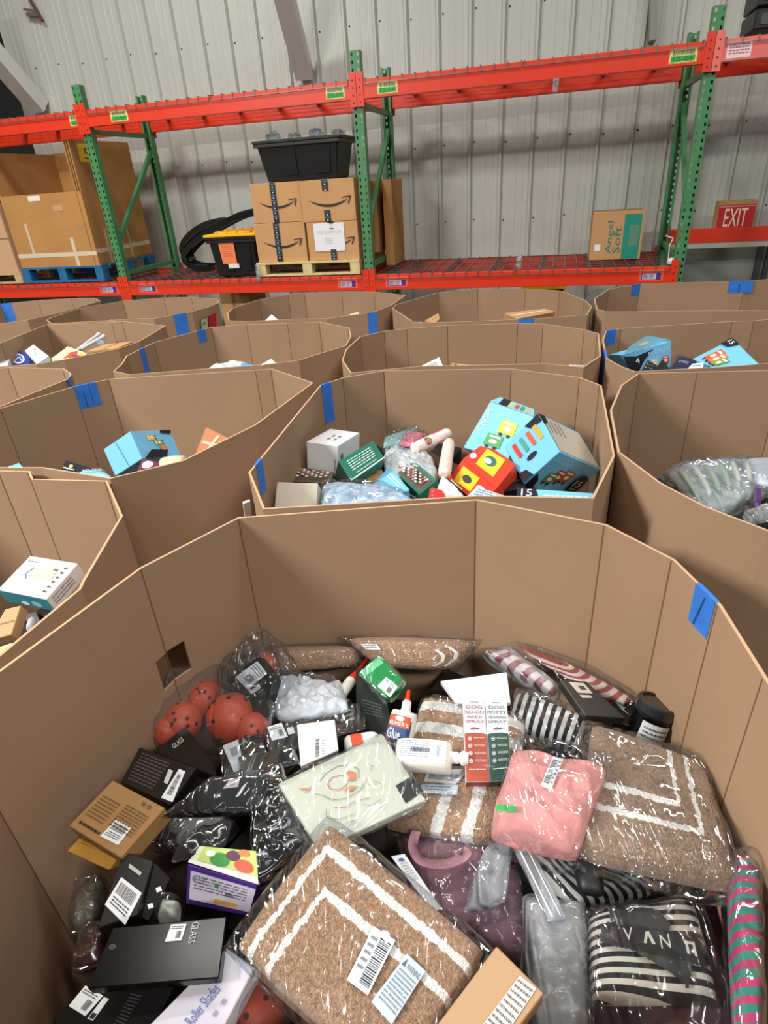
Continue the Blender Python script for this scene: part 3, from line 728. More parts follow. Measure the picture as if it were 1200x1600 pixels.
bin_('centre bin in the third row holding a brown folded carton', [(534, 563), (540, 546), (562, 526), (600, 517), (636, 513), (700, 508), (810, 505), (850, 506), (915, 515), (936, 521), (939, 556), (912, 574), W(.70, 2.44), W(.20, 2.53), W(-.10, 2.50)])
bin_('third-row bin at right edge with snack boxes and blue tape', [(970, 573), (947, 560), (941, 532), (946, 517), (970, 513), (1144, 502), (1178, 501), W(2.0, 2.95), W(2.15, 2.6), W(1.95, 2.25), W(1.3, 2.235), W(.99, 2.25)], tapes=[((952, 516), .07, .07, 'in'), ((947, 552), .12, .35, 'out')])
bin_('far-row bin right of centre with a beige carton inside', [(613, 482), (618, 476), (684, 457), (747, 451), (822, 451), (876, 454), (915, 469), (925, 479), (918, 492), (837, 498), (720, 503), (660, 504), (642, 501)], tapes=[((648, 502), .06, .05, 'in'), ((822, 499), .08, .05, 'both')])
bin_('far-row bin near the middle with a white carton tip showing', [(355, 489), (364, 481), (405, 468), (450, 460), (476, 457), (535, 455.5), (586, 456), (634, 461), (612, 477), (583, 488), (510, 498), W(-.42, 3.74), W(-.75, 3.78), (357, 501)], tapes=[((581, 488), .06, .13, 'out')])
bin_('far-row bin at left with a red and green printed side', [(73, 500), (80, 496), (122, 482), (192, 470), (257, 465), (300, 464), (340, 467), (342, 473), (325, 480), (300, 487), (240, 498), W(-1.5, 4.12), W(-1.85, 4.14), W(-2.1, 4.16)], tapes=[((282, 491), .09, .17, 'out')], extra=())
bin_('farthest bin at the left edge with blue tape on its rim', [(-60, 490), (0, 475), (60, 469), (112, 466), (150, 466), (157, 470), (100, 487), (43, 500), (-20, 508)], tapes=[((4, 475), .12, .2, 'in')])
bin_('third-row bin at left with colourful toy packages', [(-70, 560), (0, 536), (72, 507), (175, 503), (192, 502), (259, 509), (217, 534), (185, 545), (100, 562), (57, 569), (14, 572), W(-2.25, 3.06)])
bin_('bin at the left edge, nearly empty with a pale rim', [(14, 574), (100, 576), (112, 584), (107, 592), (50, 615), (0, 636), W(-1.75, 2.12), W(-2.2, 2.15), W(-2.5, 2.5), W(-2.3, 2.95)], tapes=[((106, 592), .05, .08, 'out')])
bin_('left-hand bin beside the nearest one with a white steamer box', [(-120, 740), (0, 735), (47, 736), (52, 748), (168, 751), (192, 806), (133, 907), (127, 920), (0, 1026), W(-.78, .72), W(-1.1, .55), W(-1.6, .7), W(-1.75, 1.25)])
bin_('far-row bin at the right under the exit sign', [(932, 483), (927, 465), (930, 475), (950, 452), (1000, 443), (1165, 439), W(2.6, 4.0), W(2.75, 3.7), W(2.6, 3.35), (1260, 486), (1200, 485), (980, 487), (945, 487)][0:1]+[(928, 467), (950, 452), (1000, 443), (1165, 439), W(2.6, 4.0), W(2.75, 3.7), W(2.6, 3.35), (1260, 486), (1200, 485), (980, 487), (945, 487)], tapes=[((996, 444), .10, .07, 'in'), ((1158, 439), .14, .07, 'in', seam)])
# ================================================================ goods: materials and makers
def rugmat(name, mode, bands, a=1, b=1, hw=.02, flip=False, col='A9795A'):
    m = bpy.data.materials.new(name); m.use_nodes = True; nt = m.node_tree; N = nt.nodes; L = nt.links; bs = N['Principled BSDF']
    bs.inputs['Roughness'].default_value = .95; bs.inputs['Specular IOR Level'].default_value = .1; bs.inputs['Sheen Weight'].default_value = .25
    uv = N.new('ShaderNodeUVMap'); tc = N.new('ShaderNodeTexCoord')
    no = N.new('ShaderNodeTexNoise'); no.inputs['Scale'].default_value = 90; no.inputs['Detail'].default_value = 3
    L.new(tc.outputs['Object'], no.inputs['Vector'])
    vs = N.new('ShaderNodeVectorMath'); vs.operation = 'SUBTRACT'; vs.inputs[1].default_value = (.5, .5, .5); L.new(no.outputs['Color'], vs.inputs[0])
    sc = N.new('ShaderNodeVectorMath'); sc.operation = 'SCALE'; sc.inputs['Scale'].default_value = .06; L.new(vs.outputs[0], sc.inputs[0])
    ad = N.new('ShaderNodeVectorMath'); L.new(uv.outputs[0], ad.inputs[0]); L.new(sc.outputs[0], ad.inputs[1])
    sp_ = N.new('ShaderNodeSeparateXYZ'); L.new(ad.outputs[0], sp_.inputs[0])
    def mth(op, x, y, z=None):
        n = N.new('ShaderNodeMath'); n.operation = op
        for i, v in enumerate((x, y, z)):
            if v is None: continue
            if isinstance(v, (int, float)): n.inputs[i].default_value = v
            else: L.new(v, n.inputs[i])
        return n.outputs[0]
    U, Vv = sp_.outputs[0], sp_.outputs[1]
    if flip: U = mth('SUBTRACT', 1, U); Vv = mth('SUBTRACT', 1, Vv)
    if mode == 'corner': M = mth('MINIMUM', mth('MULTIPLY', U, a), mth('MULTIPLY', Vv, b))
    elif mode == 'u': M = U
    else: M = Vv
    acc = 0
    for c in bands:
        k = mth('COMPARE', M, c, hw); acc = k if acc == 0 else mth('MAXIMUM', acc, k)
    n2 = N.new('ShaderNodeTexNoise'); n2.inputs['Scale'].default_value = 160; n2.inputs['Detail'].default_value = 2; L.new(tc.outputs['Object'], n2.inputs['Vector'])
    r = N.new('ShaderNodeValToRGB'); c0 = srgb(col); r.color_ramp.elements[0].color = (*[x*.72 for x in c0], 1); r.color_ramp.elements[1].color = (*[min(1, x*1.12) for x in c0], 1)
    r.color_ramp.elements[0].position = .32; r.color_ramp.elements[1].position = .66
    L.new(n2.outputs['Fac'], r.inputs['Fac'])
    mx = N.new('ShaderNodeMix'); mx.data_type = 'RGBA'; L.new(r.outputs[0], mx.inputs[6]); mx.inputs[7].default_value = (*srgb('EDE9E2'), 1)
    if bands: L.new(acc, mx.inputs[0])
    else: mx.inputs[0].default_value = 0
    L.new(mx.outputs[2], bs.inputs['Base Color'])
    bm = N.new('ShaderNodeBump'); bm.inputs['Strength'].default_value = .9; bm.inputs['Distance'].default_value = .004; L.new(n2.outputs['Fac'], bm.inputs['Height']); L.new(bm.outputs[0], bs.inputs['Normal'])
    return m
def stripes(name, ca, cb, n, axis='u', wob=.02, rough=.85, tilt=0):
    m = bpy.data.materials.new(name); m.use_nodes = True; nt = m.node_tree; N = nt.nodes; L = nt.links; bs = N['Principled BSDF']; bs.inputs['Roughness'].default_value = rough
    uv = N.new('ShaderNodeUVMap'); mp = N.new('ShaderNodeMapping'); mp.inputs['Rotation'].default_value = (0, 0, (0 if axis == 'u' else math.pi/2)+tilt); L.new(uv.outputs[0], mp.inputs[0])
    wv = N.new('ShaderNodeTexWave'); wv.inputs['Scale'].default_value = n*.3142; wv.inputs['Distortion'].default_value = wob*25; wv.inputs['Detail Scale'].default_value = 1.5; wv.inputs['Detail'].default_value = 1
    L.new(mp.outputs[0], wv.inputs[0]); r = N.new('ShaderNodeValToRGB'); r.color_ramp.interpolation = 'CONSTANT'
    r.color_ramp.elements[0].color = (*srgb(ca), 1); r.color_ramp.elements[1].position = .5; r.color_ramp.elements[1].color = (*srgb(cb), 1)
    L.new(wv.outputs['Fac'], r.inputs[0]); L.new(r.outputs[0], bs.inputs['Base Color']); return m
def FB(name, label, cat, px, z, th, m, prs=(), bagf=None, group=None, bm=None, sides=(), bseed=1, bevel=.0015):
    o, q, P = flat(name, label, cat, px, z, th, m, group, bevel)
    for pq, it, nm in prs:
        prints(o, pxsub(q, pq) if pq else P, it, nm)
    for i, it in sides: prints(o, side(q, i, th), it, 'side_printing')
    if bagf: bag(o, q, th, bagf+.03, bm, bseed, k=9, wr=.004, lift=.002, bulge=.002)
    return o, q, P
def SF(name, label, cat, px, z, th, m, bulge=.012, k=4, wr=.006, ws=18, fine=0, res=36, seed=0, bagf=None, prs=(), group=None, bm=None, edge=0, bagpx=None, bagargs={}):
    q = quad(px, z); V, Fc, UV, P = soft(q, th, res, res, bulge, k, wr, ws, fine, seed, None, edge)
    o = link(name, V, Fc, m, uvs=UV, smooth=not fine); tag(o, label, cat, group)
    for pq, it, nm in prs:
        if pq is None: prints(o, P, it, nm, off=.007)
        elif isinstance(pq[0][0], float): prints(o, sub4(P, pq), it, nm, off=.003)
        else:
            q2 = [p+qn(q)*(bulge+.004) for p in q]; prints(o, pxsub(q2, pq), it, nm, off=.002)
    if bagpx: bag(o, [p+qn(q)*.0 for p in quad(bagpx, z)], th+bulge*1.1, 1.0, bm, seed+5, lift=bulge+.004, **bagargs)
    elif bagf: bag(o, q, th+bulge, bagf, bm, seed+5, lift=bulge+.003, **bagargs)
    return o, q, P
def heap(t_label, poly, z, dz, n, cols, size=(.06, .16), seed=1):
    R = random.Random(seed); q = MB(); mats = [mat('buried_'+c, c, .55, spec=.25) for c in cols]
    xs = [p[0] for p in poly]; ys = [p[1] for p in poly]
    def inside(x, y):
        c = False
        for i in range(len(poly)):
            (x0, y0), (x1, y1) = poly[i-1], poly[i]
            if (y0 > y) != (y1 > y) and x < (x1-x0)*(y-y0)/(y1-y0)+x0: c = not c
        return c
    k = 0; tries = 0
    while k < n and tries < n*20:
        tries += 1
        x, y = R.uniform(min(xs), max(xs)), R.uniform(min(ys), max(ys))
        if not inside(x, y): continue
        k += 1; c = Vector((x, y, CH+z+R.uniform(-dz, dz))); a, b = R.uniform(*size)/2, R.uniform(*size)/2; an = R.uniform(0, 3.14)
        ex = Vector((math.cos(an), math.sin(an), R.uniform(-.2, .2))); ey = Vector((-math.sin(an), math.cos(an), R.uniform(-.2, .2)))
        q.hexa([c-ex*a-ey*b, c+ex*a-ey*b, c+ex*a+ey*b, c-ex*a+ey*b], Vector((0, 0, -R.uniform(.04, .1))), R.randrange(len(mats)))
    lo = CH+z-dz-.12; q.add([(x*.97, y, lo) for x, y in poly]+[(x*.97, y, .02) for x, y in poly], [tuple(range(len(poly)))]+[(i, (i+1) % len(poly), len(poly)+(i+1) % len(poly), len(poly)+i) for i in range(len(poly))], 0)
    o = q.build('buried_goods', mats); tag(o, t_label, 'goods', kind='stuff'); return o
# ================================================================ the nearest bin: goods, back to front
heap('dark jumble of packages deep in the nearest bin, seen only in gaps', [(-.50, .86), (-.44, 1.02), (-.32, 1.2), (.2, 1.21), (.42, 1.07), (.50, .93), (.50, .72), (.46, .52), (.36, .28), (.15, .2), (-.3, .2), (-.50, .4)], -1.27, .035, 170, ['0E0E10', '141416', '1C1918', '101014'], seed=4)  # filler packages coloured near-black to put the shade of the gaps into them
RB = 'B48E70'
o, q, P = SF('folded_rug', 'small brown rug folded in clear film against the back wall, left of the ringed one', 'rug', [(420, 1012), (556, 1010), (562, 1042), (426, 1054)], [-1.06, -1.06, -1.11, -1.11], .05, rugmat('rug_plain', 'u', [], col=RB), .02, 3, .003, 30, .0012, 60, 1, 1.12, group='brown rugs in film')
q = MB()
o, q, P = SF('folded_rug', 'brown rug rolled in clear film with two white rings at its end', 'rug', [(530, 993), (752, 999), (712, 1050), (590, 1044)], [-1.04, -1.04, -1.10, -1.10], .05, rugmat('rug_ring', 'u', [], col=RB), .025, 3, .004, 25, .0012, 70, 2, 1.08, group='brown rugs in film',
   prs=[(None, [('l', [(.80, .25), (.88, .42), (.90, .62), (.84, .85)], .035, 'E9E4DA'), ('l', [(.70, .35), (.78, .5), (.79, .7), (.72, .85)], .035, 'E9E4DA')], 'white_band'), (None, [('r', .10, .25, .24, .42, PAPER), ('x', .12, .28, .22, .4, 2, '777777')], 'label')])
# red dotted balls in clear bags
BALL = mat('red_ball', 'D2502F', .45, bump=.2, bs=40)
def balls(label, cs, bagpx, z, group='bags of red dotted balls', seed=3):
    t = empty('ball_bag', at(*cs[0][:2], z)); tag(t, label, 'bag of balls', group); R = random.Random(seed)
    for x, y, rpx in cs:
        c = at(x, y, z); dd = (c-Vector((0, 0, CH))).length; r = rpx*dd/F*.95; m_ = MB()
        prof = [(max(.0005, r*math.sin(math.pi*i/12)), -r*math.cos(math.pi*i/12)) for i in range(13)]
        m_.lathe(c, Vector((0, 0, 1)), prof, 24); b = m_.build('ball', BALL, t, smooth=True); d = MB()
        for k in range(24):
            v = Vector((R.gauss(0, 1), R.gauss(0, 1), R.gauss(0, 1))).normalized(); d.lathe(c+v*r*.99, v, [(r*.10, 0), (r*.08, r*.03)], 8)
        d.build('spot', ink('3A1512'), t, parent=b)['kind'] = 'stuff'
    q = quad(bagpx, z); t['org'] = t['org']; bag(t, [p+Vector((0, 0, .05)) for p in q], .10, 1.0, film('grey_tint_film', 'E4E8EC', .03, .12, 12, .4, .1), seed, wr=.012, ws=18, bulge=.01)
balls('clear bag of three red black-spotted balls against the left panel', [(285, 1128, 30), (322, 1092, 28), (262, 1142, 22)], [(268, 1062), (362, 1045), (372, 1170), (236, 1165)], -1.12)
balls('clear bag of red black-spotted balls below the tall black label box', [(362, 1122, 38), (418, 1038, 20), (395, 1140, 26)], [(350, 1040), (440, 1030), (425, 1175), (330, 1160)], -1.09, seed=9)
balls('clear bag with a red knitted ball at the bottom edge beside the big rug', [(400, 1590, 38)], [(362, 1545), (440, 1535), (470, 1625), (370, 1630)], -1.10, seed=12)
# upright black box with label, pointed bag
GRN2 = mat('black_green_card', '141B19', .35, coat=.1, spec=.35)
o, q, P = FB('boxed_gadget', 'flat black box with two white labels standing in a pointed clear bag', 'box', [(402, 1026), (428, 1062), (408, 1133), (353, 1064)], [-.99, -1.0, -1.08, -1.05], .028, GRN2,
  prs=[([(403, 1033), (418, 1052), (388, 1078), (368, 1058)], [('r', 0, 0, 1, 1, PAPER), ('x', .1, .1, .9, .4, 3, '777777'), ('b', .35, .5, .8, .8, '222222')], 'label'), ([(405, 1068), (409, 1075), (394, 1085), (388, 1078)], [('r', 0, 0, 1, 1, PAPER), ('r', .05, .2, .3, .8, '222222')], 'label')], group='black boxed gadgets')
pk = at(404, 984, -.93); q1 = quad([(360, 1050), (400, 1020), (440, 1050), (420, 1110)], -1.02)
V = []; Fc = []; nn = 28
for j in range(13):
    f = j/12
    for i in range(nn):
        a = 2*math.pi*i/nn; c = sum(q1, Vector())/4; rr = (.085*(1-f)**.8+.012)*(1+.25*noise.noise(Vector((i*.7, f*5, 3)))); b = c.lerp(pk, f)
        V.append(b+Vector((math.cos(a)*rr, math.sin(a)*rr*.7, .0)))
Fc = [(j*nn+i, j*nn+(i+1) % nn, (j+1)*nn+(i+1) % nn, (j+1)*nn+i) for j in range(12) for i in range(nn)]
link('plastic_bag', V, Fc, CLEAR, o, smooth=True)
# white tissue in clear bag
SF('tissue_bundle', 'white crumpled tissue in clear film right of the upright black box', 'tissue', [(432, 1048), (520, 1062), (556, 1112), (424, 1124)], -1.07, .03, mat('tissue', 'DADCE0', .8), .012, 3, .012, 28, 0, 50, 21, 1.1, edge=.01, bagargs=dict(wr=.014, ws=30))
def glue(label, px, z, th, capA, capB, capcol, items, group='white glue bottles', neck=.010, tip=.004):
    WPL = mat('white_bottle_plastic', 'E9E8E2', .35, coat=.2)
    q = quad(px, z); V, Fc, UV, P = soft(q, th, 20, 20, th*.35, 5, 0, 1, 0, 0); o = link('glue_bottle', V, Fc, WPL, smooth=True); tag(o, label, 'bottle', group)
    n = qn(q); z = sum(z)/4 if isinstance(z, list) else z; a, b = at(*capA, z)-n*th*.3, at(*capB, z)-n*th*.3; L_ = (b-a).length
    m_ = MB(); m_.lathe(a-(b-a)*.2, b-a, [(neck*1.35, 0), (neck*1.3, L_*.15), (neck, L_*.25), (neck, L_*.6)], 16); m_.build('neck', WPL, o)
    m_ = MB(); m_.lathe(a+(b-a)*.35, b-a, [(neck*.95, 0), (neck*.8, L_*.12), (tip*1.3, L_*.3), (tip, L_*.65)], 16); m_.build('cap', mat('cap_'+capcol, capcol, .4), o)
    if items: prints(o, P, items, 'label', off=.0015)
    return o
glue('white spray bottle lying behind the green box, only its neck showing', [(505, 1070), (532, 1060), (545, 1100), (515, 1108)], -1.10, .04, (528, 1085), (576, 1020), 'D83A26', None, neck=.014)
o, q, P = FB('boxed_gadget', 'tall near-black box under the green translucent box', 'box', [(556, 1042), (600, 1062), (614, 1150), (557, 1140)], [-1.06, -1.06, -1.12, -1.12], .03, GRN2, prs=[(None, [('x', .2, .5, .8, .75, 5, '3C4744')], 'printing')], group='black boxed gadgets')
GPL = mat('green_translucent', '178A45', .2, coat=.6)
o, q, P = FB('green_box', 'translucent green plastic box with a white barcode tag', 'box', [(592, 1023), (628, 1060), (603, 1092), (559, 1052)], [-.99, -1.0, -1.03, -1.03], .035, GPL, prs=[([(604, 1058), (622, 1073), (610, 1090), (590, 1072)], SMALLLBL, 'label'), ([(592, 1026), (600, 1036), (570, 1058), (563, 1050)], [('r', 0, 0, 1, 1, '5CC488')], 'bright_edge')], bagf=1.1)
# black boxes in the middle left
FB('boxed_gadget', 'long black box lying across behind the small white box', 'box', [(432, 1133), (562, 1096), (572, 1138), (444, 1172)], -1.08, .03, DARK, prs=[([(535, 1112), (548, 1108), (556, 1128), (544, 1132)], [('x', 0, 0, 1, 1, 3, 'A8A29A')], 'printing')], bagf=1.06, group='black boxed gadgets')
FB('boxed_gadget', 'black box with a square white label left of the small white box', 'box', [(410, 1142), (505, 1120), (518, 1160), (422, 1178)], -1.045, .03, BLACK, prs=[([(418, 1137), (440, 1130), (450, 1152), (425, 1158)], SMALLLBL, 'label'), ([(448, 1138), (458, 1136), (461, 1146), (451, 1149)], [('r', 0, 0, 1, 1, PAPER)], 'label')], bagf=1.05, group='black boxed gadgets')
FB('boxed_gadget', 'black box with a tall white label below the red ball bag', 'box', [(338, 1168), (405, 1145), (428, 1195), (352, 1222)], -1.07, .03, BLACK, prs=[([(348, 1166), (372, 1156), (382, 1200), (366, 1208)], [('r', 0, 0, 1, 1, PAPER), ('r', .3, .2, .8, .5, '9EA2A6')], 'label'), ([(376, 1155), (390, 1150), (394, 1160), (380, 1165)], [('t', 'A7', 0, 0, 1, 1, 'C8C8C8')], 'printing')], bagf=1.08, group='black boxed gadgets')
FB('boxed_gadget', 'plain glossy black box in film just left of the small white box', 'box', [(372, 1182), (462, 1168), (466, 1192), (382, 1216)], -1.04, .035, GLOSS, bagf=1.1, group='black boxed gadgets', bseed=8)
o, q, P = FB('small_white_box', 'small white box with a barcode beside the cream printed book', 'box', [(464, 1132), (523, 1124), (529, 1172), (470, 1198)], [-.98, -.98, -1.01, -1.01], .045, mat('white_carton', 'DCDEE2', .6), prs=[([(493, 1155), (499, 1154), (499, 1182), (492, 1184)], [('b', 0, 0, 1, 1, '222222', 1)], 'barcode'), ([(502, 1157), (508, 1156), (508, 1180), (502, 1182)], [('x', 0, 0, 1, 1, 6, '999999')], 'printing')])
# glue bottles
EL = [('g', .06, .30, .94, .96, '24406E'), ('g', .1, .2, .9, .52, 'E0481E'), ('t', "ELMER'S", .14, .38, .86, .48, 'F4F4F4'), ('e', .5, .29, .18, .07, 'F4EFE6'), ('t', 'Glue', .14, .58, .62, .86, 'F4F4F4')]
glue('upright white glue bottle with an orange and blue label and red tip', [(612, 1104), (650, 1113), (640, 1172), (598, 1158)], [-.98, -.98, -1.02, -1.02], .035, (632, 1110), (637, 1078), 'E03A22', EL)
glue('white glue bottle lying on its side with fine print, left of the tall spray boxes', [(618, 1150), (708, 1156), (705, 1205), (612, 1198)], [-.97, -.97, -.99, -.99], .04, (705, 1180), (732, 1182), 'ECECEA', [('g', .08, .1, .9, .85, 'D9DCE2'), ('x', .12, .18, .6, .75, 8, '8C93A8'), ('b', .3, .42, .62, .55, '444A5C'), ('tv', 'School', .74, .3, .81, .66, '5A6EA8')], neck=.011, tip=.011)
glue('white glue bottle mostly hidden behind the cream printed book', [(535, 1150), (592, 1142), (600, 1172), (540, 1180)], -1.04, .035, (590, 1150), (606, 1148), 'E03A22', [('g', .2, .2, .5, .8, 'E0481E')])
# tall spray boxes
def spray(label, px, words, low, txt):
    q = quad(px, [-.94, -.94, -1.01, -1.01]); th = .036
    it = [('r', .02, .46, .98, .995, low), ('p', [(.02, .5), (.02, .44), (.3, .425), (.7, .425), (.98, .44), (.98, .5)], low)]
    y = .08
    it.append(('x', .3, .035, .7, .06, 1, '777777'))
    for w_, h in words: it.append(('t', w_, .14 if len(w_) < 5 else .06, y, .86 if len(w_) < 5 else .94, y+h, txt)); y += h+.022
    it += [('l', [(.3, .385), (.45, .37), (.62, .38)], .022, txt), ('e', .64, .375, .04, .012, txt)]
    for k in range(4): yy = .50+k*.09; it += [('e', .25, yy, .09, .024, 'F0E8E4'), ('e', .25, yy, .07, .018, low), ('r', .2, yy-.006, .3, yy+.006, 'F0E8E4'), ('x', .42, yy-.015, .9, yy+.015, 2, 'D8CCC6')]
    it.append(('x', .15, .86, .85, .89, 1, 'D8CCC6'))
    o = link('spray_box', hexa(q, -qn(q)*th), HEXF, mat('white_carton', 'DCDEE2', .6), bevel=.001); tag(o, label, 'box', 'pet spray boxes'); prints(o, bil(q), it)
    prints(o, side(q, 2, th), [('r', 0, 0, 1, 1, low)], 'end_printing'); return o, q
o, q = spray('tall white and rust-red DOG NO-GO AREA SPRAY box', [(723, 1092), (757, 1093), (765, 1222), (728, 1222)], [('DOG', .045), ('NO-GO', .045), ('AREA', .035), ('SPRAY', .035)], 'A8452E', '8E3B3B')
o2, q2 = spray('tall white and dark green DOG POTTY TRAINING SPRAY box', [(758, 1093), (792, 1094), (799, 1218), (766, 1222)], [('DOG', .045), ('POTTY', .045), ('TRAINING', .035), ('SPRAY', .035)], '1F4A40', '44504E')
bag(o, [q[0], q2[1], q2[2], q[3]], .04, 1.03, film('shrink_wrap', 'F4F6F8', .02, .1, 8, .2, .08), 3, lift=.002, wr=.002)
FB('open_white_box', 'open white carton with a raised flap behind the tall spray boxes', 'box', [(688, 1064), (792, 1050), (798, 1098), (715, 1100)], [-1.0, -1.0, -1.02, -1.03], .02, mat('white_carton2', 'D5D7DC', .6), sides=[(2, [('r', 0, 0, 1, .5, 'C8CAD0')])])
# middle rug in two visible runs
SF('folded_rug', 'brown rug with two white bands behind the glue bottles', 'rug', [(660, 1082), (822, 1118), (812, 1200), (636, 1170)], -1.06, .04, rugmat('rug_mid_a', 'v', [.22, .62], hw=.09, col=RB), .01, 5, .003, 20, .0012, 90, 4, 1.05, group='brown rugs in film', edge=.003)
SF('folded_rug', 'brown rug with two upright white bands under the spray boxes', 'rug', [(632, 1200), (808, 1196), (776, 1314), (600, 1286)], -1.05, .035, rugmat('rug_mid_b', 'u', [.47, .74], hw=.05, col=RB), .01, 5, .003, 20, .0012, 90, 5, 1.05, group='brown rugs in film', edge=.003,
   prs=[([(668, 1206), (728, 1210), (712, 1226), (662, 1222)], [('r', 0, 0, 1, 1, PAPER), ('b', .1, .15, .9, .75, '333333')], 'label'), ([(658, 1226), (716, 1228), (714, 1243), (660, 1240)], [('r', 0, 0, 1, 1, 'C9D3DC'), ('x', .1, .2, .8, .8, 2, '777777')], 'label')])
# cream printed book in a bag
CREAM = mat('cream_board', 'C6C7B4', .5)
A_ = 'B86A4A'; G_ = '8C8474'
art = [('l', [(.30, .22), (.38, .16), (.5, .14), (.6, .2), (.64, .3), (.6, .4)], .008, G_), ('l', [(.34, .3), (.4, .25), (.48, .27), (.52, .34), (.48, .42), (.4, .44), (.34, .38), (.34, .3)], .008, A_),
  ('p', [(.5, .3), (.56, .26), (.6, .32), (.57, .42), (.52, .4)], 'C4805E'), ('l', [(.2, .34), (.26, .42), (.3, .52), (.42, .58), (.55, .56), (.66, .46)], .007, G_), ('l', [(.12, .2), (.2, .26)], .014, 'D8905E'), ('l', [(.14, .28), (.22, .24)], .01, 'D8905E'), ('l', [(.13, .23), (.21, .3)], .01, A_),
  ('l', [(.28, .62), (.36, .68), (.46, .66), (.58, .7)], .007, A_), ('l', [(.22, .6), (.18, .7), (.26, .78), (.4, .8)], .007, G_), ('l', [(.5, .74), (.56, .8), (.66, .78)], .006, G_), ('l', [(.62, .56), (.7, .54), (.74, .62)], .007, 'B8906A'), ('p', [(.42, .48), (.5, .46), (.54, .5), (.46, .53)], 'C98A66'),
  ('l', [(.72, .3), (.76, .36), (.72, .4)], .006, G_), ('l', [(.3, .86), (.38, .88)], .008, G_), ('l', [(.6, .88), (.66, .84)], .006, A_)]
o, q, P = FB('printed_book', 'cream book cover with rust line drawing and black corner sticker', 'book', [(435, 1224), (598, 1147), (665, 1250), (500, 1328)], [-.975, -.97, -.985, -.99], .018, CREAM, prs=[(None, art, 'line_drawing'), ([(618, 1228), (645, 1212), (661, 1237), (634, 1256)], [('r', 0, 0, 1, 1, '1A1A1E')], 'sticker')], bagf=1.08, bseed=17)
SF('black_film_pouch', 'glossy black pouch under the left end of the cream book', 'pouch', [(388, 1216), (440, 1192), (486, 1322), (398, 1384)], [-1.0, -1.0, -1.01, -1.02], .02, mat('black_pouch_film', '0A0A0C', .16, coat=.5), .006, 8, .010, 14, 0, 50, 61, bagf=1.06)
# striped clothes
BW = stripes('black_white_stripes', '111114', 'D9D9D6', 9, 'u', .02)
SF('striped_garment', 'black and white striped garment in film above the pink fleece', 'garment', [(806, 1075), (925, 1120), (906, 1170), (790, 1130)], -1.08, .04, BW, .012, 4, .006, 20, 0, 40, 7, 1.1, group='black and white striped garments')
SF('red_striped_pack', 'flat red and white striped pack at the back, nearest the white open carton', 'pack', [(756, 1020), (790, 1010), (872, 1072), (862, 1086)], [-1.06, -1.05, -1.06, -1.07], .03, stripes('red_white_a', '8E2A3C', 'E6D6D2', 5, 'v', .02), .01, 4, .004, 25, 0, 36, 8, 1.12, bm=MILKY, group='red striped packs')
SF('red_striped_pack', 'red and white striped pack along the right back panel behind the dark tin box', 'pack', [(800, 1010), (880, 1042), (985, 1098), (970, 1112)], [-1.08, -1.06, -1.07, -1.10], .03, stripes('red_white_b', 'A03A40', 'E2D2CC', 6, 'v', .03), .008, 4, .004, 25, 0, 36, 9, 1.1, group='red striped packs')
FB('dark_flat_box', 'charcoal box with a beige label at the back right', 'box', [(875, 1062), (916, 1064), (978, 1122), (915, 1118)], [-1.03, -1.03, -1.06, -1.05], .03, mat('charcoal_card', '2A2725', .5), prs=[([(888, 1066), (912, 1068), (926, 1084), (903, 1083)], [('r', 0, 0, 1, 1, 'B8ACA0'), ('r', .4, .3, .8, .7, '3A3634')], 'label'), ([(905, 1086), (922, 1087), (926, 1091), (910, 1091)], [('r', 0, 0, 1, 1, 'B8ACA0')], 'label')])
# jar
t0 = at(1018, 1122, -1.06); m_ = MB(); ax = Vector((.35, .25, 1)).normalized()
m_.lathe(t0-ax*.05, ax, [(.036, 0), (.040, .006), (.040, .062), (.037, .066)], 28); o = m_.build('black_jar', GLOSS, smooth=False); tag(o, 'round black jar with a white label near the right panel', 'jar')
m_ = MB(); m_.lathe(t0+ax*.016, ax, [(.041, 0), (.0425, .004), (.0425, .022), (.040, .026), (.034, .026), (.034, .022)], 28); m_.build('lid', mat('jar_lid', '26272A', .25, coat=.4), o)
x = ax.orthogonal().normalized(); dr = Vector((-.25, -1, 0)); dr = (dr-ax*dr.dot(ax)).normalized(); dy = ax.cross(dr)
prints(o, lambda u, v, off=0: t0-ax*(.045-(.05*(1-v)))+(dr*math.cos((u-.5)*1.5)+dy*math.sin((u-.5)*1.5))*(.0405+off), [('r', 0, 0, 1, 1, 'C9CCCE'), ('x', .1, .2, .9, .8, 3, '555555')], 'label')
FB('black_small_box', 'small black box with a silver foil edge beside the black jar', 'box', [(952, 1092), (985, 1106), (1000, 1140), (958, 1125)], -1.08, .03, BLACK, prs=[([(962, 1098), (976, 1104), (984, 1118), (968, 1110)], [('p', [(0, 0), (1, .2), (.6, .5), (1, 1), (.3, .8)], '8E9AA0')], 'foil')])
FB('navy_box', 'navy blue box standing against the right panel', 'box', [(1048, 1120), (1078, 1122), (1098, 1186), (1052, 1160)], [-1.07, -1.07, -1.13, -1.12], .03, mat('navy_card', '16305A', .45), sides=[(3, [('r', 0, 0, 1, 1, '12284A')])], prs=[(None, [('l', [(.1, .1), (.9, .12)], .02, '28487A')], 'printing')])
# right rug
SF('folded_rug', 'thick brown rug with an L-shaped double white border at the right', 'rug', [(922, 1122), (1104, 1186), (1160, 1372), (903, 1318)], [-1.0, -.99, -.95, -.97], .055, rugmat('rug_right', 'corner', [.186, .31], 1, .69, .017, True, col='9A7F69'), .003, 16, .002, 14, .0013, 130, 10, group='brown rugs in film', edge=.003, bagpx=[(905, 1110), (1108, 1176), (1180, 1400), (895, 1338)], bagargs=dict(wr=.006))
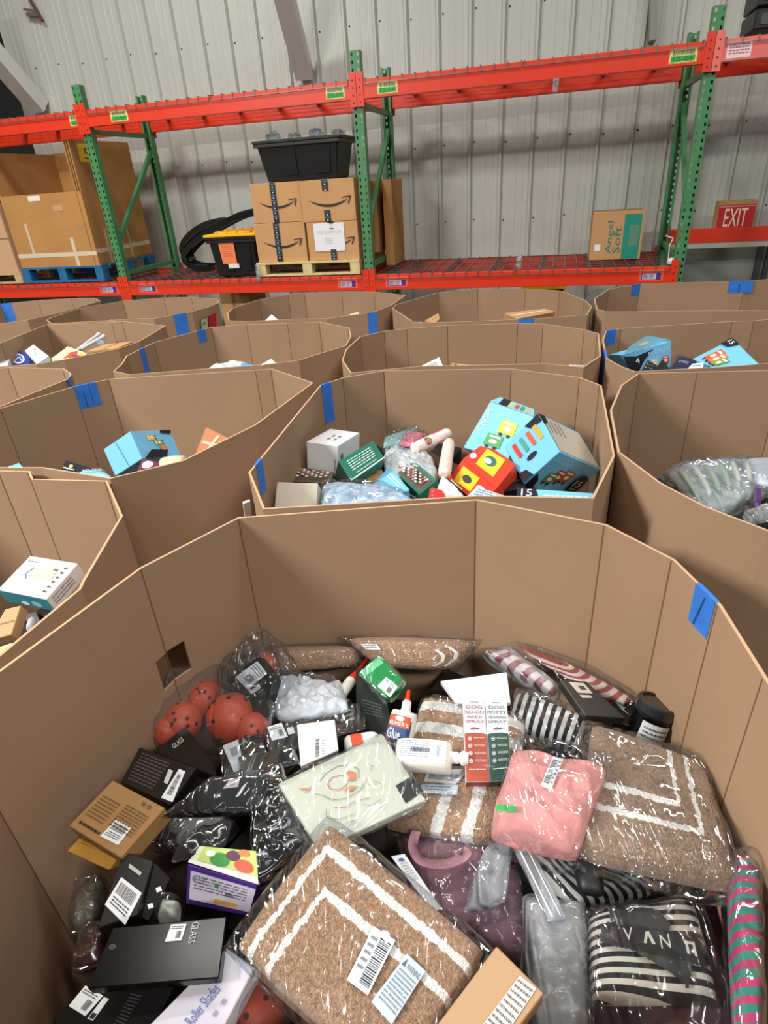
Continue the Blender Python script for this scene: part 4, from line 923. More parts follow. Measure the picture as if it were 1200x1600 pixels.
# pink fleece
PINK2 = mat('pink_fleece', 'E59C98', .95, bump=.25, bs=90, spec=.1)
SF('pink_fleece', 'coral pink folded fleece in a clear bag with barcode strip', 'fleece', [(800, 1160), (956, 1192), (906, 1334), (762, 1298)], [-.94, -.95, -.96, -.95], .06, PINK2, .02, 4, .010, 16, 0, 60, 11, edge=.008, bagpx=[(800, 1142), (968, 1180), (905, 1338), (762, 1298)], bagargs=dict(wr=.010, ws=20, res=60),
   prs=[([(864, 1183), (880, 1187), (861, 1235), (844, 1229)], [('r', 0, 0, 1, 1, PAPER), ('b', .12, .1, .62, .9, '222222', 1), ('x', .68, .1, .9, .9, 6, '777777')], 'label'), ([(776, 1258), (808, 1260), (806, 1270), (774, 1268)], [('r', 0, 0, 1, 1, '2FA24A')], 'green_mark')])
# mauve garment, grey sheets, zip bags
MAUVE = mat('mauve_knit', '8E6470', .9, bump=.3, bs=90)
SF('mauve_garment', 'dusty mauve garment with a ring strap in clear film', 'garment', [(612, 1296), (760, 1302), (800, 1440), (690, 1455)], -1.09, .05, MAUVE, .02, 4, .014, 10, 0, 50, 12, 1.05, bagargs=dict(wr=.008))
oM = SF('mauve_garment', 'plain dusty mauve garment folded below the strap one, beside the grey sheets', 'garment', [(740, 1330), (810, 1350), (845, 1520), (725, 1450)], -1.10, .05, MAUVE, .015, 4, .012, 10, 0, 40, 13, 1.05)[0]
m_ = MB(); pts = smoothpts([(650, 1300), (645, 1325), (658, 1346), (690, 1352), (722, 1342), (732, 1328)], 60)
for a, b in zip(pts, pts[1:]):
    pa_, pb_ = at(*a, -1.045), at(*b, -1.045); m_.bar(pa_, pb_+(pb_-pa_)*.3, .016, .006)
o = m_.build('strap_loop', mat('mauve_strap', 'A87C88', .7)); tag(o, 'pale mauve strap loop on top of the mauve garment', 'strap')
FB('white_card', 'white card slip with blue print between the big rug and mauve garment', 'card', [(611, 1338), (632, 1334), (690, 1420), (676, 1424)], -1.035, .002, WHITE, prs=[(None, [('x', .2, .1, .8, .5, 8, 'A8B0C0'), ('e', .5, .1, .2, .03, '3A5AA8')], 'printing')], bevel=0)
SF('clear_bag_grey', 'clear film bag with white paper peeking out right of the mauve strap', 'bag', [(757, 1322), (806, 1306), (790, 1410), (722, 1428)], -1.04, .008, MILKY, .012, 6, .012, 18, 0, 40, 14, edge=.01)
SF('grey_sheet_pack', 'crinkled translucent grey plastic pack left of the dark striped shirt', 'pack', [(820, 1390), (915, 1410), (925, 1640), (825, 1640)], [-1.03, -1.04, -1.05, -1.05], .05, mat('grey_film_stack', '6E6C6C', .35, coat=.3), .015, 4, .010, 22, 0, 60, 15, 1.04, bm=MILKY)
SF('zip_bag', 'white zip-top plastic bag edge running diagonally beside the pink fleece', 'bag', [(795, 1310), (822, 1305), (888, 1435), (858, 1440)], -1.0, .01, MILKY, .004, 5, .003, 20, 0, 30, 16, prs=[(None, [('l', [(.2, .02), (.2, .98)], .08, 'DCE0E6'), ('l', [(.62, .02), (.62, .98)], .05, 'E8ECF0')], 'zip_strip')])
BW2 = stripes('black_white_stripes_2', '121215', 'CFCAC0', 11, 'u', .01, tilt=.1)
SF('striped_garment', 'black and white striped garment in film between fleece and lettered shirt', 'garment', [(822, 1318), (925, 1340), (1052, 1380), (890, 1420)], -1.06, .04, BW2, .012, 4, .006, 20, 0, 50, 17, 1.07, group='black and white striped garments')
SF('black_strap_item', 'black ribbed rounded strap lying on the striped garment below the fleece', 'strap', [(892, 1328), (938, 1335), (948, 1398), (905, 1392)], -1.02, .02, mat('black_rib', '101012', .5), .008, 3, .004, 30, 0, 30, 18)
# lettered striped shirt
SH_ = stripes('shirt_stripes', '121215', 'C9C2B2', 9, 'v', .008, tilt=-.12)
SF('lettered_shirt', 'black and cream striped shirt with a black bar reading letters, in a zip bag', 'shirt', [(918, 1425), (1085, 1395), (1128, 1560), (925, 1560)], -1.03, .04, SH_, .012, 6, .004, 16, 0, 60, 19,
   bagpx=[(912, 1412), (1100, 1388), (1165, 1625), (912, 1620)], bagargs=dict(wr=.006, ws=18, res=60),
   prs=[(None, [('gp', [(.18, .08), (.42, .04), (.62, .2), (.7, .35), (.62, .52), (.8, .78), (.74, .95), (.6, .8), (.38, .62), (.2, .5)], '1C1D1D')], 'dark_motif'),
        (None, [('gp', [(.10, .30), (.16, .24), (.9, .5), (.97, .58), (.97, .72), (.9, .78), (.16, .52), (.08, .44)], '08080A'), ('t', 'V', .28, .34, .36, .48, 'C8C4B4'), ('p', [(.44, .52), (.47, .40), (.50, .40), (.54, .54), (.51, .535), (.485, .44), (.465, .525)], 'C8C4B4'), ('t', 'N', .58, .45, .66, .59, 'C8C4B4'), ('p', [(.78, .66), (.78, .53), (.86, .55), (.86, .69), (.838, .685), (.838, .575), (.802, .565), (.802, .665)], 'C8C4B4')], 'lettering')])
SF('maroon_garment', 'dark maroon folded cloth beneath the lettered shirt at the bottom right', 'garment', [(910, 1530), (1120, 1380), (1165, 1600), (915, 1640)], -1.10, .04, mat('maroon_cloth', '4A2230', .85), .01, 5, .006, 12, 0, 40, 20)
GP = stripes('green_pink_stripes', '2E8C7C', 'C43A6E', 13, 'v', .04)
SF('striped_sock_pack', 'teal and pink striped knit pack in film along the right panel', 'pack', [(1138, 1330), (1190, 1330), (1196, 1640), (1150, 1640)], [-.97, -.97, -.97, -.97], .04, GP, .015, 3, .005, 25, 0, 50, 22, 1.1)
SF('pink_pouch', 'pale pink pouch tucked against the right panel above the striped knit pack', 'pouch', [(1146, 1286), (1168, 1290), (1190, 1330), (1150, 1330)], -1.05, .03, mat('pale_pink_cloth', 'D9A4B0', .8), .01, 3, .006, 25, 0, 30, 23, bagf=1.15, bm=MILKY)
m_ = MB(); pts = smoothpts([(1120, 1388), (1140, 1384), (1160, 1396), (1165, 1415), (1150, 1428), (1128, 1424)], 16)
for a, b in zip(pts, pts[1:]): m_.bar(at(*a, -1.03), at(*b, -1.03), .014, .012)
o = m_.build('black_hook', GLOSS); tag(o, 'curved black plastic hook over the striped knit pack', 'hook')
# big front rug
o, q, P = SF('folded_rug', 'big brown rug with double white chevron border, in film, nearest of all', 'rug', [(513, 1276), (762, 1480), (610, 1700), (362, 1472)], [-.93, -.95, -.97, -.95], .05, rugmat('rug_front', 'corner', [.105, .238], 1, .573, .017, False, col='B28E70'), .003, 18, .002, 12, .0014, 190, 24, group='brown rugs in film', edge=.002,
   bagpx=[(508, 1255), (792, 1478), (612, 1725), (338, 1470)], bagargs=dict(wr=.004, ws=12, res=60, bulge=.004),
   prs=[([(584, 1448), (618, 1470), (575, 1556), (542, 1532)], [('r', 0, 0, 1, 1, PAPER), ('b', .45, .1, .92, .95, '222226', 1), ('x', .1, .15, .38, .8, 5, '8A8A90')], 'barcode_label'), ([(636, 1491), (665, 1518), (612, 1602), (580, 1566)], [('r', 0, 0, 1, 1, 'CBD2DA'), ('t', 'WARNING', .3, .1, .95, .2, '4A4E55'), ('x', .1, .26, .95, .9, 9, '8A9098'), ('p', [(.08, .2), (.16, .06), (.24, .2)], '5A5E65')], 'warning_label')])
mlay = MB(); qq = grow(q, 1.01); nn_ = qn(q); V, Fc, UV, _ = soft([p-nn_*.05 for p in qq], .045, 60, 60, 0, 8, .002, 12, .001, 25, nn_, .003); link('under_fold', V, Fc, rugmat('rug_front_under', 'u', [], col='A67E60'), o, uvs=UV)
o, q, P = FB('kraft_carton', 'kraft carton with shiny taped print at the bottom edge, right of the big rug', 'box', [(776, 1478), (850, 1552), (770, 1660), (684, 1600)], [-.93, -.94, -.95, -.95], .05, mat('kraft_warm', 'AA8A68', .65), prs=[([(812, 1525), (838, 1545), (775, 1640), (748, 1610)], [('r', 0, 0, 1, 1, 'D5D2CC'), ('x', .05, .05, .95, .95, 10, '6A665E')], 'shipping_label')])
# ---- left side of the heap
KP = mat('kraft_plain', 'A27C50', .75, spec=.25)
o, q, P = FB('kraft_box', 'brown kraft box with printed notes and a white barcode sticker', 'box', [(176, 1219), (257, 1262), (188, 1340), (107, 1290)], [-1.0, -1.0, -1.01, -1.02], .04, KP, prs=[(None, [('x', .08, .3, .42, .75, 7, '6E5232'), ('x', .5, .25, .92, .7, 8, '6E5232'), ('x', .1, .84, .5, .94, 1, '2E2418'), ('r', .68, .08, .74, .14, '6E5232'), ('r', .78, .08, .84, .14, '6E5232')], 'printing'), ([(182, 1281), (206, 1294), (185, 1321), (157, 1307)], BARLBL, 'label')])
FB('yellow_mailer', 'yellow padded envelope under the brown kraft box', 'envelope', [(122, 1311), (186, 1338), (170, 1360), (104, 1330)], [-1.07, -1.07, -1.09, -1.09], .025, mat('yellow_mailer', 'D9A24A', .6), prs=[(None, [('l', [(.02, .12), (.98, .12)], .04, 'B9863A')], 'flap_edge')])
FB('boxed_gadget', 'brown-black box with rows of print and a side barcode, above the kraft box', 'box', [(218, 1167), (306, 1200), (265, 1258), (188, 1222)], [-1.03, -1.03, -1.04, -1.04], .03, DARK, prs=[(None, [('x', .1, .12, .6, .9, 9, '51443E')], 'printing'), ([(280, 1202), (290, 1206), (270, 1254), (252, 1247)], [('r', 0, 0, 1, 1, PAPER), ('b', .25, .15, .7, .85, '222222', 1)], 'label'), ([(264, 1202), (271, 1205), (262, 1226), (256, 1223)], [('r', 0, 0, 1, 1, 'C8CACC')], 'label')], group='black boxed gadgets')
FB('boxed_gadget', 'dark brown box with white lettering leaning below the red balls', 'box', [(288, 1135), (330, 1185), (340, 1215), (240, 1175)], -1.08, .03, DARK, prs=[([(268, 1165), (284, 1152), (288, 1158), (272, 1171)], [('t', 'GLASS', 0, 0, 1, 1, 'C9C4BC')], 'lettering')], group='black boxed gadgets')
o, q, P = FB('boxed_gadget', 'glossy black flat box in film, left of the cream book', 'box', [(330, 1214), (424, 1210), (395, 1268), (256, 1272)], [-.98, -.98, -1.0, -1.0], .025, GLOSS, prs=[([(358, 1220), (376, 1215), (372, 1230), (348, 1233)], [('r', 0, 0, 1, 1, 'A89898'), ('r', .3, .3, .7, .7, '555050')], 'label'), ([(380, 1228), (388, 1222), (374, 1244), (368, 1246)], [('r', 0, 0, 1, 1, 'B8BABC')], 'printing')], bagf=1.05, group='black boxed gadgets')
FB('boxed_gadget', 'dark brown box end just under the glossy flat box', 'box', [(240, 1280), (350, 1275), (335, 1330), (236, 1318)], -1.06, .03, DARK, bagf=1.04, group='black boxed gadgets', bseed=5)
SF('black_film_sleeve', 'wrinkled shiny black plastic sleeve above the purple toy box', 'sleeve', [(300, 1290), (368, 1278), (350, 1325), (265, 1345)], -1.01, .012, mat('grey_black_film', '2A2B2D', .18, coat=.6), .006, 4, .010, 25, 0, 40, 30, edge=.008)
o, q, P = FB('boxed_gadget', 'near-black carton with a large white barcode label at far left', 'box', [(192, 1330), (240, 1345), (215, 1430), (152, 1450)], [-1.02, -1.02, -1.03, -1.03], .05, DARK, prs=[([(190, 1371), (222, 1396), (196, 1446), (164, 1414)], BARLBL, 'label'), ([(203, 1350), (222, 1364), (219, 1369), (201, 1356)], [('r', 0, 0, 1, 1, 'B8B4B0')], 'printing')], group='black boxed gadgets')
FB('boxed_gadget', 'black carton edge with small white icons right of the large barcode label', 'box', [(240, 1345), (268, 1372), (232, 1440), (214, 1430)], [-1.03, -1.04, -1.06, -1.04], .04, BLACK, prs=[([(243, 1388), (251, 1385), (253, 1392), (245, 1395)], [('r', 0, 0, 1, 1, PAPER)], 'icon'), ([(230, 1414), (238, 1411), (240, 1418), (232, 1421)], [('r', 0, 0, 1, 1, PAPER)], 'icon')], group='black boxed gadgets')
PUR = mat('purple_card', '4A2A86', .45)
o, q, P = FB('toy_box', 'purple and white toy box with fruit pictures on its top', 'box', [(293, 1350), (402, 1383), (388, 1432), (290, 1412)], [-1.02, -1.02, -1.07, -1.07], .06, PUR, prs=[(None, [('r', .06, .12, 1, .85, 'CFCBDD'), ('x', .12, .2, .9, .6, 5, '6A6880'), ('e', .12, .3, .03, .07, '8A88A0'), ('t', 'CE', .18, .22, .3, .38, '55536A'), ('e', .46, .32, .03, .07, '3C8A4A'), ('r', .45, .68, .8, .78, 'D8A040'), ('b', .6, .44, .74, .54, '333344')], 'printing')])
q2 = quad([(312, 1322), (400, 1330), (404, 1382), (294, 1347)], [-1.0, -1.0, -1.018, -1.018]); o2 = link('top_panel', hexa(q2, -qn(q2)*.006), HEXF, mat('lime_white', 'D8E0C0', .5), o)
prints(o, bil(q2), [('r', 0, .8, 1, 1, 'E8E8E4'), ('r', .1, 0, 1, .75, 'B8D070'), ('e', .42, .5, .16, .3, '2E8A3C'), ('e', .62, .25, .12, .2, '5A2A4A'), ('e', .8, .55, .15, .22, 'E2563A'), ('e', .25, .3, .08, .15, 'F0F0E0'), ('e', .8, .1, .1, .12, 'C87A3A')], 'fruit_picture', parent=o2)
SF('clear_white_pack', 'small clear pack with white pieces below the purple toy box', 'pack', [(250, 1402), (282, 1404), (278, 1440), (243, 1438)], -1.07, .025, mat('offwhite_plastic', 'C9C7BC', .5), .01, 3, .005, 50, 0, 24, 33, 1.15)
SF('clear_bottle_pack', 'clear crumpled plastic pack tucked in the left corner', 'pack', [(118, 1376), (165, 1368), (150, 1440), (108, 1455)], -1.12, .04, mat('smoky_plastic', '6A665A', .3, coat=.4), .012, 3, .010, 35, 0, 30, 34, 1.1)
SF('dark_red_pouch', 'dark red shiny pouch left of the large glass lettered box', 'pouch', [(128, 1448), (172, 1440), (160, 1500), (112, 1520)], -1.08, .03, mat('dark_red_film', '3C1614', .25, coat=.5), .01, 3, .008, 35, 0, 30, 35, 1.05)
o, q, P = FB('boxed_gadget', 'large flat black box lettered GLASS with a small square label', 'box', [(176, 1450), (354, 1432), (342, 1528), (136, 1545)], [-.97, -.97, -.98, -.98], .022, GLOSS, prs=[([(268, 1445), (292, 1444), (284, 1470), (258, 1472)], SMALLLBL, 'label'), ([(301, 1441), (313, 1441), (304, 1474), (294, 1475)], [('tv', 'GLASS', 0, 0, 1, 1, 'B8B8BA')], 'lettering'), ([(172, 1476), (182, 1476), (180, 1484), (170, 1484)], [('e', .5, .5, .5, .5, '5A5A5C'), ('e', .5, .5, .35, .35, '0C0C0E')], 'icon')], group='black boxed gadgets')
FB('boxed_gadget', 'black box with two white labels at the bottom left edge', 'box', [(150, 1515), (270, 1540), (225, 1650), (80, 1598)], [-1.03, -1.03, -1.05, -1.05], .05, BLACK, prs=[([(134, 1540), (162, 1556), (134, 1588), (108, 1572)], SMALLLBL, 'label'), ([(163, 1558), (171, 1561), (146, 1595), (137, 1592)], [('r', 0, 0, 1, 1, PAPER), ('r', .1, .7, .9, .95, '222222')], 'label'), ([(205, 1552), (222, 1556), (190, 1610), (176, 1604)], [('x', 0, 0, 1, 1, 10, '444448')], 'printing')], group='black boxed gadgets')
FB('roller_shade_box', 'white box printed with blue roller shade words at the bottom edge', 'box', [(352, 1480), (398, 1512), (330, 1640), (225, 1610)], [-1.0, -1.0, -1.02, -1.02], .04, mat('white_lilac_card', 'D9D8E6', .5), prs=[([(333, 1535), (346, 1548), (302, 1603), (288, 1594)], [('tu', 'Roller Shades', 0, 0, 1, 1, '6A74B8')], 'lettering'), ([(350, 1560), (356, 1564), (330, 1600), (324, 1596)], [('x', 0, 0, 1, 1, 2, 'A8A8C0')], 'printing')])
# ================================================================ goods in the other bins
SKY = mat('sky_blue_card', '78C2EC', .45)
NAVY = '131826'
def pouch(cx, cy, w_, h_, c1, c2='F0EEE0'):
    return [('p', [(cx-w_, cy-h_), (cx+w_, cy-h_), (cx+w_*1.05, cy+h_), (cx-w_*1.05, cy+h_)], c1), ('p', [(cx-w_*.7, cy-h_*.75), (cx+w_*.7, cy-h_*.75), (cx+w_*.7, cy-h_*.45), (cx-w_*.7, cy-h_*.45)], c2), ('e', cx, cy+h_*.2, w_*.5, h_*.35, c2), ('e', cx-w_*.5, cy+h_*1.15, w_*.22, h_*.22, NAVY), ('e', cx+w_*.5, cy+h_*1.15, w_*.22, h_*.22, NAVY)]
def face_blue(words, cols, corner=True):
    it = []
    for k, c in enumerate(cols): it += pouch(.5+(k-(len(cols)-1)/2)*.19, .52+.04*k, .08, .2, c)
    if words: it += [('t', words, .08, .08, .6, .2, 'BFE4F4')]
    if corner: it += [('p', [(.80, .5), (1, .4), (1, 1), (.74, 1)], NAVY), ('t', '15', .84, .62, .97, .82, 'F4F4F4'), ('t', 'BAGS', .85, .86, .97, .92, 'F4F4F4')]
    return it
heap('mixed packages filling the second centre bin under the snack boxes', [(-.24, 1.45), (.42, 1.42), (.62, 1.6), (.72, 1.95), (.62, 2.2), (.05, 2.36), (-.15, 2.3), (-.26, 1.9)], -1.02, .02, 90, ['2A2A2E', '8A8C90', '4A3C30', '1A1C1E'], seed=11)
o, f = boxO('snack_box', 'largest sky blue multipack box marked 15 BAGS, tipped at the right of the bin', 'box', (874, 706), (841, 646), (939, 734), (818, 756), -.76, SKY, 'blue snack multipacks')
prints(o, f(1, 2), [('t', 'RICE CRISPS', .08, .1, .62, .24, 'A8DCF0')] + pouch(.42, .52, .09, .16, 'B8402E') + pouch(.56, .45, .09, .16, 'C85A3A') + pouch(.30, .62, .09, .14, '5A8A4A') + [('e', .86, .55, .13, .30, NAVY), ('t', '15', .79, .42, .93, .60, 'F4F4F4'), ('t', 'BAGS', .80, .64, .92, .70, 'F4F4F4'), ('p', [(0, .6), (.12, .75), (.18, 1), (0, 1)], NAVY)], 'printing')
prints(o, f(0, 1), [('r', .04, .04, .94, .96, 'B9B4A8'), ('x', .55, .1, .9, .5, 4, '8A8478'), ('p', [(.7, 0), (1, 0), (1, .15), (.8, .12)], NAVY)], 'top_panel')  # greyish rectangle is plastic glare painted onto the blue top face
prints(o, f(0, 2), [('p', [(.8, 0), (1, 0), (1, .4), (.85, .3)], NAVY), ('e', .35, .55, .06, .14, NAVY), ('p', [(0, .7), (.2, .8), (.25, 1), (0, 1)], NAVY)] + [('p', [(.5+.0*k, .12+.2*k), (.85, .16+.2*k), (.85, .26+.2*k), (.5, .22+.2*k)], c) for k, c in enumerate(('E0A040', 'D85A3A', '4A9A8A', 'C8402E'))], 'end_printing')
o, q, P = FB('snack_box', 'sky blue multipack box behind the red snack box, leaning back', 'box', [(766, 627), (834, 651), (803, 724), (724, 699)], [-.72, -.72, -.85, -.85], .10, SKY, prs=[(None, [('tu', 'CRISPS', .05, .12, .16, .6, 'D8EEF6')] + pouch(.62, .38, .16, .14, 'C9CC3E', 'E8F0D0') + pouch(.48, .70, .16, .12, '4E9A5A', 'E8F0D0') + [('p', [(.85, .45), (1, .35), (1, 1), (.9, 1)], NAVY)], 'printing')], group='blue snack multipacks')
q2 = quad([(782, 621), (834, 640), (834, 651), (766, 627)], [-.72, -.72, -.725, -.725]); prints(o, bil(q2), [('r', 0, 0, 1, 1, '78C2EC'), ('p', [(.1, 0), (.35, 0), (.4, 1), (.2, 1)], NAVY)] + [('r', .4+.14*k, .2, .5+.14*k, .85, c) for k, c in enumerate(('C8B84A', 'B84A3A', '4A8A6A', 'D8A060'))], 'top_printing')
REDC = mat('red_snack_card', 'D23A22', .45)
o, q, P = FB('red_snack_box', 'red and yellow snack box in front of the blue multipacks', 'box', [(757, 691), (806, 725), (775, 764), (724, 716)], [-.83, -.83, -.85, -.85], .07, REDC, prs=[(None, [('p', [(.2, .15), (.75, .1), (.8, .8), (.3, .85)], 'E8C02E'), ('e', .5, .45, .16, .18, '3A6A5A'), ('e', .45, .5, .1, .1, 'F0E8D0'), ('e', .12, .7, .08, .12, 'C8D0D0')], 'printing')])
q2 = quad([(724, 717), (775, 765), (745, 787), (700, 748)], [-.852, -.852, -.91, -.91]); o2 = link('front_panel', hexa(q2, -qn(q2)*.01), HEXF, REDC, o); prints(o, bil(q2), [('p', [(.12, .2), (.6, .12), (.68, .8), (.15, .9)], 'E8C02E'), ('e', .4, .5, .13, .16, '3A3A3A'), ('e', .8, .45, .12, .16, 'C8D0D0'), ('r', .1, .92, .5, .98, 'F0E8D0')], 'printing', parent=o2)
FB('black_box_end', 'black carton corner between the red snack box and the largest blue one', 'box', [(790, 735), (815, 722), (822, 762), (783, 768)], -.88, .04, BLACK, prs=[(None, [('x', .2, .5, .8, .8, 2, '33363A')], 'printing')])
FB('snack_box', 'flat sky blue box marked 15 BAGS lying along the front panel', 'box', [(808, 762), (934, 771), (930, 784), (806, 784)], [-.82, -.80, -.80, -.82], .04, SKY, prs=[(None, [('p', [(0, 0), (.24, 0), (.28, .5), (.24, 1), (0, 1)], NAVY), ('t', '15', .06, .1, .2, .6, 'F4F4F4'), ('t', 'BAGS', .06, .68, .2, .92, 'F4F4F4'), ('x', .35, .5, .9, .75, 1, 'CFE8F2')], 'printing')], group='blue snack multipacks')
FB('photo_box', 'white and blue printed sachet at the front, left of the flat blue 15 BAGS box', 'sachet', [(745, 760), (800, 778), (790, 790), (720, 784)], -.84, .01, mat('white_blue_print', 'D8E2E8', .4), prs=[(None, [('x', .1, .1, .9, .9, 5, '5A90B0')], 'printing')])
o, f = boxO('white_carton', 'white carton with small grey marks on top at the left of the second centre bin', 'box', (528, 697), (479, 690), (562, 676), (528, 741), -.80, mat('white_carton', 'DCDEE2', .6))
prints(o, f(0, 1), [('e', .35+.2*(k % 2), .35+.2*(k//2), .04, .06, '8A8A90') for k in range(4)], 'printing'); prints(o, f(0, 2), [('tv', 'Sorter', .06, .5, .14, .9, '333338')], 'lettering'); prints(o, f(1, 2), [('b', .1, .35, .22, .6, '333338', 1)], 'barcode')
GT = mat('teal_green_card', '1E6E5A', .45)
o, q, P = FB('teal_box', 'teal green box with rows of white print, next to the white carton', 'box', [(529, 720), (583, 688), (601, 716), (549, 752)], [-.80, -.80, -.83, -.83], .09, GT, prs=[(None, [('x', .15, .2, .85, .75, 5, 'BFD8D0'), ('l', [(0, .97), (1, .97)], .05, 'D8E8E4'), ('x', .2, .82, .8, .9, 1, 'BFD8D0')], 'printing')])
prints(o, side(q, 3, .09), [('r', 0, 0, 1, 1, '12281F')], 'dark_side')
CROWD = [('r', 0, 0, 1, 1, '5A5048')] + [('e', .08+.1*(i % 9), .15+.16*(i//9), .035, .06, ('D8C0A8', 'E4E0DC', '8A4A3A', '2A2A30', 'B8A090')[(i*7) % 5]) for i in range(45)]
FB('picture_box', 'picture-covered box behind the beige carton', 'box', [(450, 728), (522, 738), (516, 756), (445, 752)], -.89, .04, mat('dark_print', '3A3532', .45), prs=[(None, CROWD, 'picture')], group='picture boxes')
FB('picture_box', 'picture-covered box with a teal edge in the middle of the second centre bin', 'box', [(640, 714), (682, 750), (655, 772), (612, 732)], [-.86, -.86, -.88, -.88], .04, GT, prs=[([(640, 722), (676, 752), (655, 769), (618, 735)], CROWD, 'picture')], group='picture boxes')
FB('beige_carton', 'plain beige grey carton at the front left of the second centre bin', 'box', [(433, 753), (497, 755), (494, 798), (428, 801)], [-.80, -.80, -.86, -.86], .07, mat('beige_grey_card', 'B8B0A0', .6), prs=[(None, [('l', [(0, .98), (1, .98)], .02, '8A8476')], 'seam')])
SF('patterned_pouch', 'white and pale blue patterned pouch along the front of the second centre bin', 'pouch', [(500, 752), (600, 756), (668, 786), (500, 800)], -.84, .04, mat('blue_pattern', 'C6D2DE', .5, var=.35, vs=45, col2='7FA0C0'), .012, 4, .006, 25, 0, 40, 40, 1.05)
SF('bubble_bag', 'grey clear bubble wrap bundle in the middle of the second centre bin', 'bubble wrap', [(598, 690), (670, 700), (692, 748), (600, 745)], -.88, .05, mat('bubble_grey', 'AEB6BC', .25, bump=.8, bs=70, coat=.3), .02, 3, .010, 30, 0, 50, 41, edge=.01)
FB('pale_blue_box', 'pale blue flat box between the teal box and the picture box', 'box', [(608, 728), (640, 765), (618, 775), (584, 755)], -.87, .03, SKY, prs=[(None, [('x', .2, .2, .8, .5, 2, 'D8EEF6')], 'printing')])
SF('kraft_pouch', 'small tan crumpled pouch right of the teal box', 'pouch', [(575, 738), (600, 732), (600, 755), (560, 758)], -.88, .03, KP, .01, 4, .006, 35, 0, 24, 42)
def roll(label, a, b, z, r, m, cap=None):
    A_, B_ = at(*a, z), at(*b, z); ln = (B_-A_).length; m_ = MB()
    m_.lathe(A_, B_-A_, [(r*.5, 0), (r*.95, ln*.04), (r, ln*.1), (r*.97, ln*.9), (r*.8, ln*.97), (r*.4, ln)], 20); o = m_.build('wrapped_roll', m, smooth=False); tag(o, label, 'roll', 'wrapped rolls'); return o, A_, B_
o, a_, b_ = roll('white and red printed roll lying diagonally at the back', (645, 702), (702, 676), -.85, .022, mat('white_pink_wrap', 'E8DCD8', .4))
ax = (b_-a_).normalized(); dr = Vector((0, -.8, .6)); dr = (dr-ax*dr.dot(ax)).normalized(); dy = ax.cross(dr)
prints(o, lambda u, v, off=0: a_.lerp(b_, .05+.8*u)+(dr*math.cos((v-.5)*2)+dy*math.sin((v-.5)*2))*(.022+off), [('r', .0, 0, .1, 1, 'C8303E'), ('r', .6, .0, 1, 1, 'E0566A'), ('e', .35, .5, .1, .35, 'C8303E'), ('e', .35, .5, .05, .2, '5AA050')], 'label')
roll('pink blossom patterned wrapped roll standing right of the bubble wrap', (694, 742), (702, 690), -.86, .022, mat('pink_blossom_wrap', 'D8B0A4', .4, var=.5, vs=90, col2='F0E0D8'))
SF('pink_flat_pack', 'dark pink flat film pack at the back of the second centre bin', 'pack', [(638, 672), (668, 676), (648, 696), (622, 694)], -.84, .015, mat('rose_print', 'A8344E', .4, var=.4, vs=60, col2='D88A94'), .004, 5, .004, 30, 0, 24, 43, 1.1)
SF('mint_flat_pack', 'pale mint film pack behind the dark pink one', 'pack', [(600, 682), (654, 666), (640, 690), (598, 698)], -.86, .015, mat('mint_print', '8FB0A8', .35, var=.3, vs=50), .005, 5, .006, 30, 0, 24, 44, 1.1)
SF('red_pouch', 'small bright red pouch at the front rim of the second centre bin', 'pouch', [(672, 760), (698, 770), (690, 786), (668, 780)], -.82, .02, mat('bright_red_film', 'D8302E', .3), .008, 4, .006, 35, 0, 24, 45)
SF('white_pouch', 'white crumpled pouch left of the red snack box', 'pouch', [(690, 740), (728, 775), (715, 790), (680, 768)], -.86, .02, mat('white_film_pouch', 'D5D8DC', .35), .008, 4, .006, 30, 0, 24, 46)
# wide bin at left
heap('brown and white packages deep in the wide left bin', [(-1.45, 1.95), (-.9, 1.78), (-.5, 1.95), (-.38, 2.3), (-.6, 2.55), (-1.15, 2.55), (-1.35, 2.3)], -1.12, .02, 50, ['3A3028', '6A6A6E', '8A6A48'], seed=13)
o, f = boxO('blue_carton', 'pale blue carton with printed side lying in the wide left bin', 'box', (222, 717), (203, 674), (180, 744), (283, 712), -.84, SKY)
prints(o, f(0, 2), [('tu', 'CRISPS', .12, .1, .3, .5, '9AC8DA')] + pouch(.75, .42, .1, .1, 'C9B83E') + pouch(.55, .55, .1, .1, '8A9A4A') + [('p', [(0, .05), (.3, .3), (.25, .7), (0, .6)], NAVY), ('e', .35, .62, .1, .1, 'C88A6A'), ('p', [(.9, .7), (1, .7), (1, 1), (.85, .95)], NAVY)], 'printing')
prints(o, f(0, 1), [('l', [(0, .45), (1, .55)], .02, '3F7E9C')], 'seam')
FB('navy_pack', 'navy and black box end left of the pale blue carton', 'box', [(103, 719), (143, 731), (132, 744), (94, 737)], -.84, .04, mat('navy_black', '141A26', .4), prs=[(None, [('e', .3, .4, .08, .16, 'C8B070'), ('x', .05, .6, .5, .85, 1, 'D8D8D8')], 'printing')])
SF('blue_pouch', 'sky blue pouch along the front rim of the wide left bin', 'pouch', [(118, 737), (162, 735), (178, 746), (128, 752)], -.80, .03, mat('sky_film', '7CC0DE', .3), .01, 4, .004, 30, 0, 24, 47, prs=[(None, [('t', 'RICE CRISPS', .2, .3, .9, .6, 'D0E8F2')], 'lettering')])
FB('blue_corner_box', 'blue box corner at the left edge of the wide left bin', 'box', [(30, 723), (38, 732), (10, 738), (0, 734)], -.84, .04, SKY, prs=[(None, [('l', [(0, .5), (1, .5)], .05, '9AD0E8')], 'seam')])
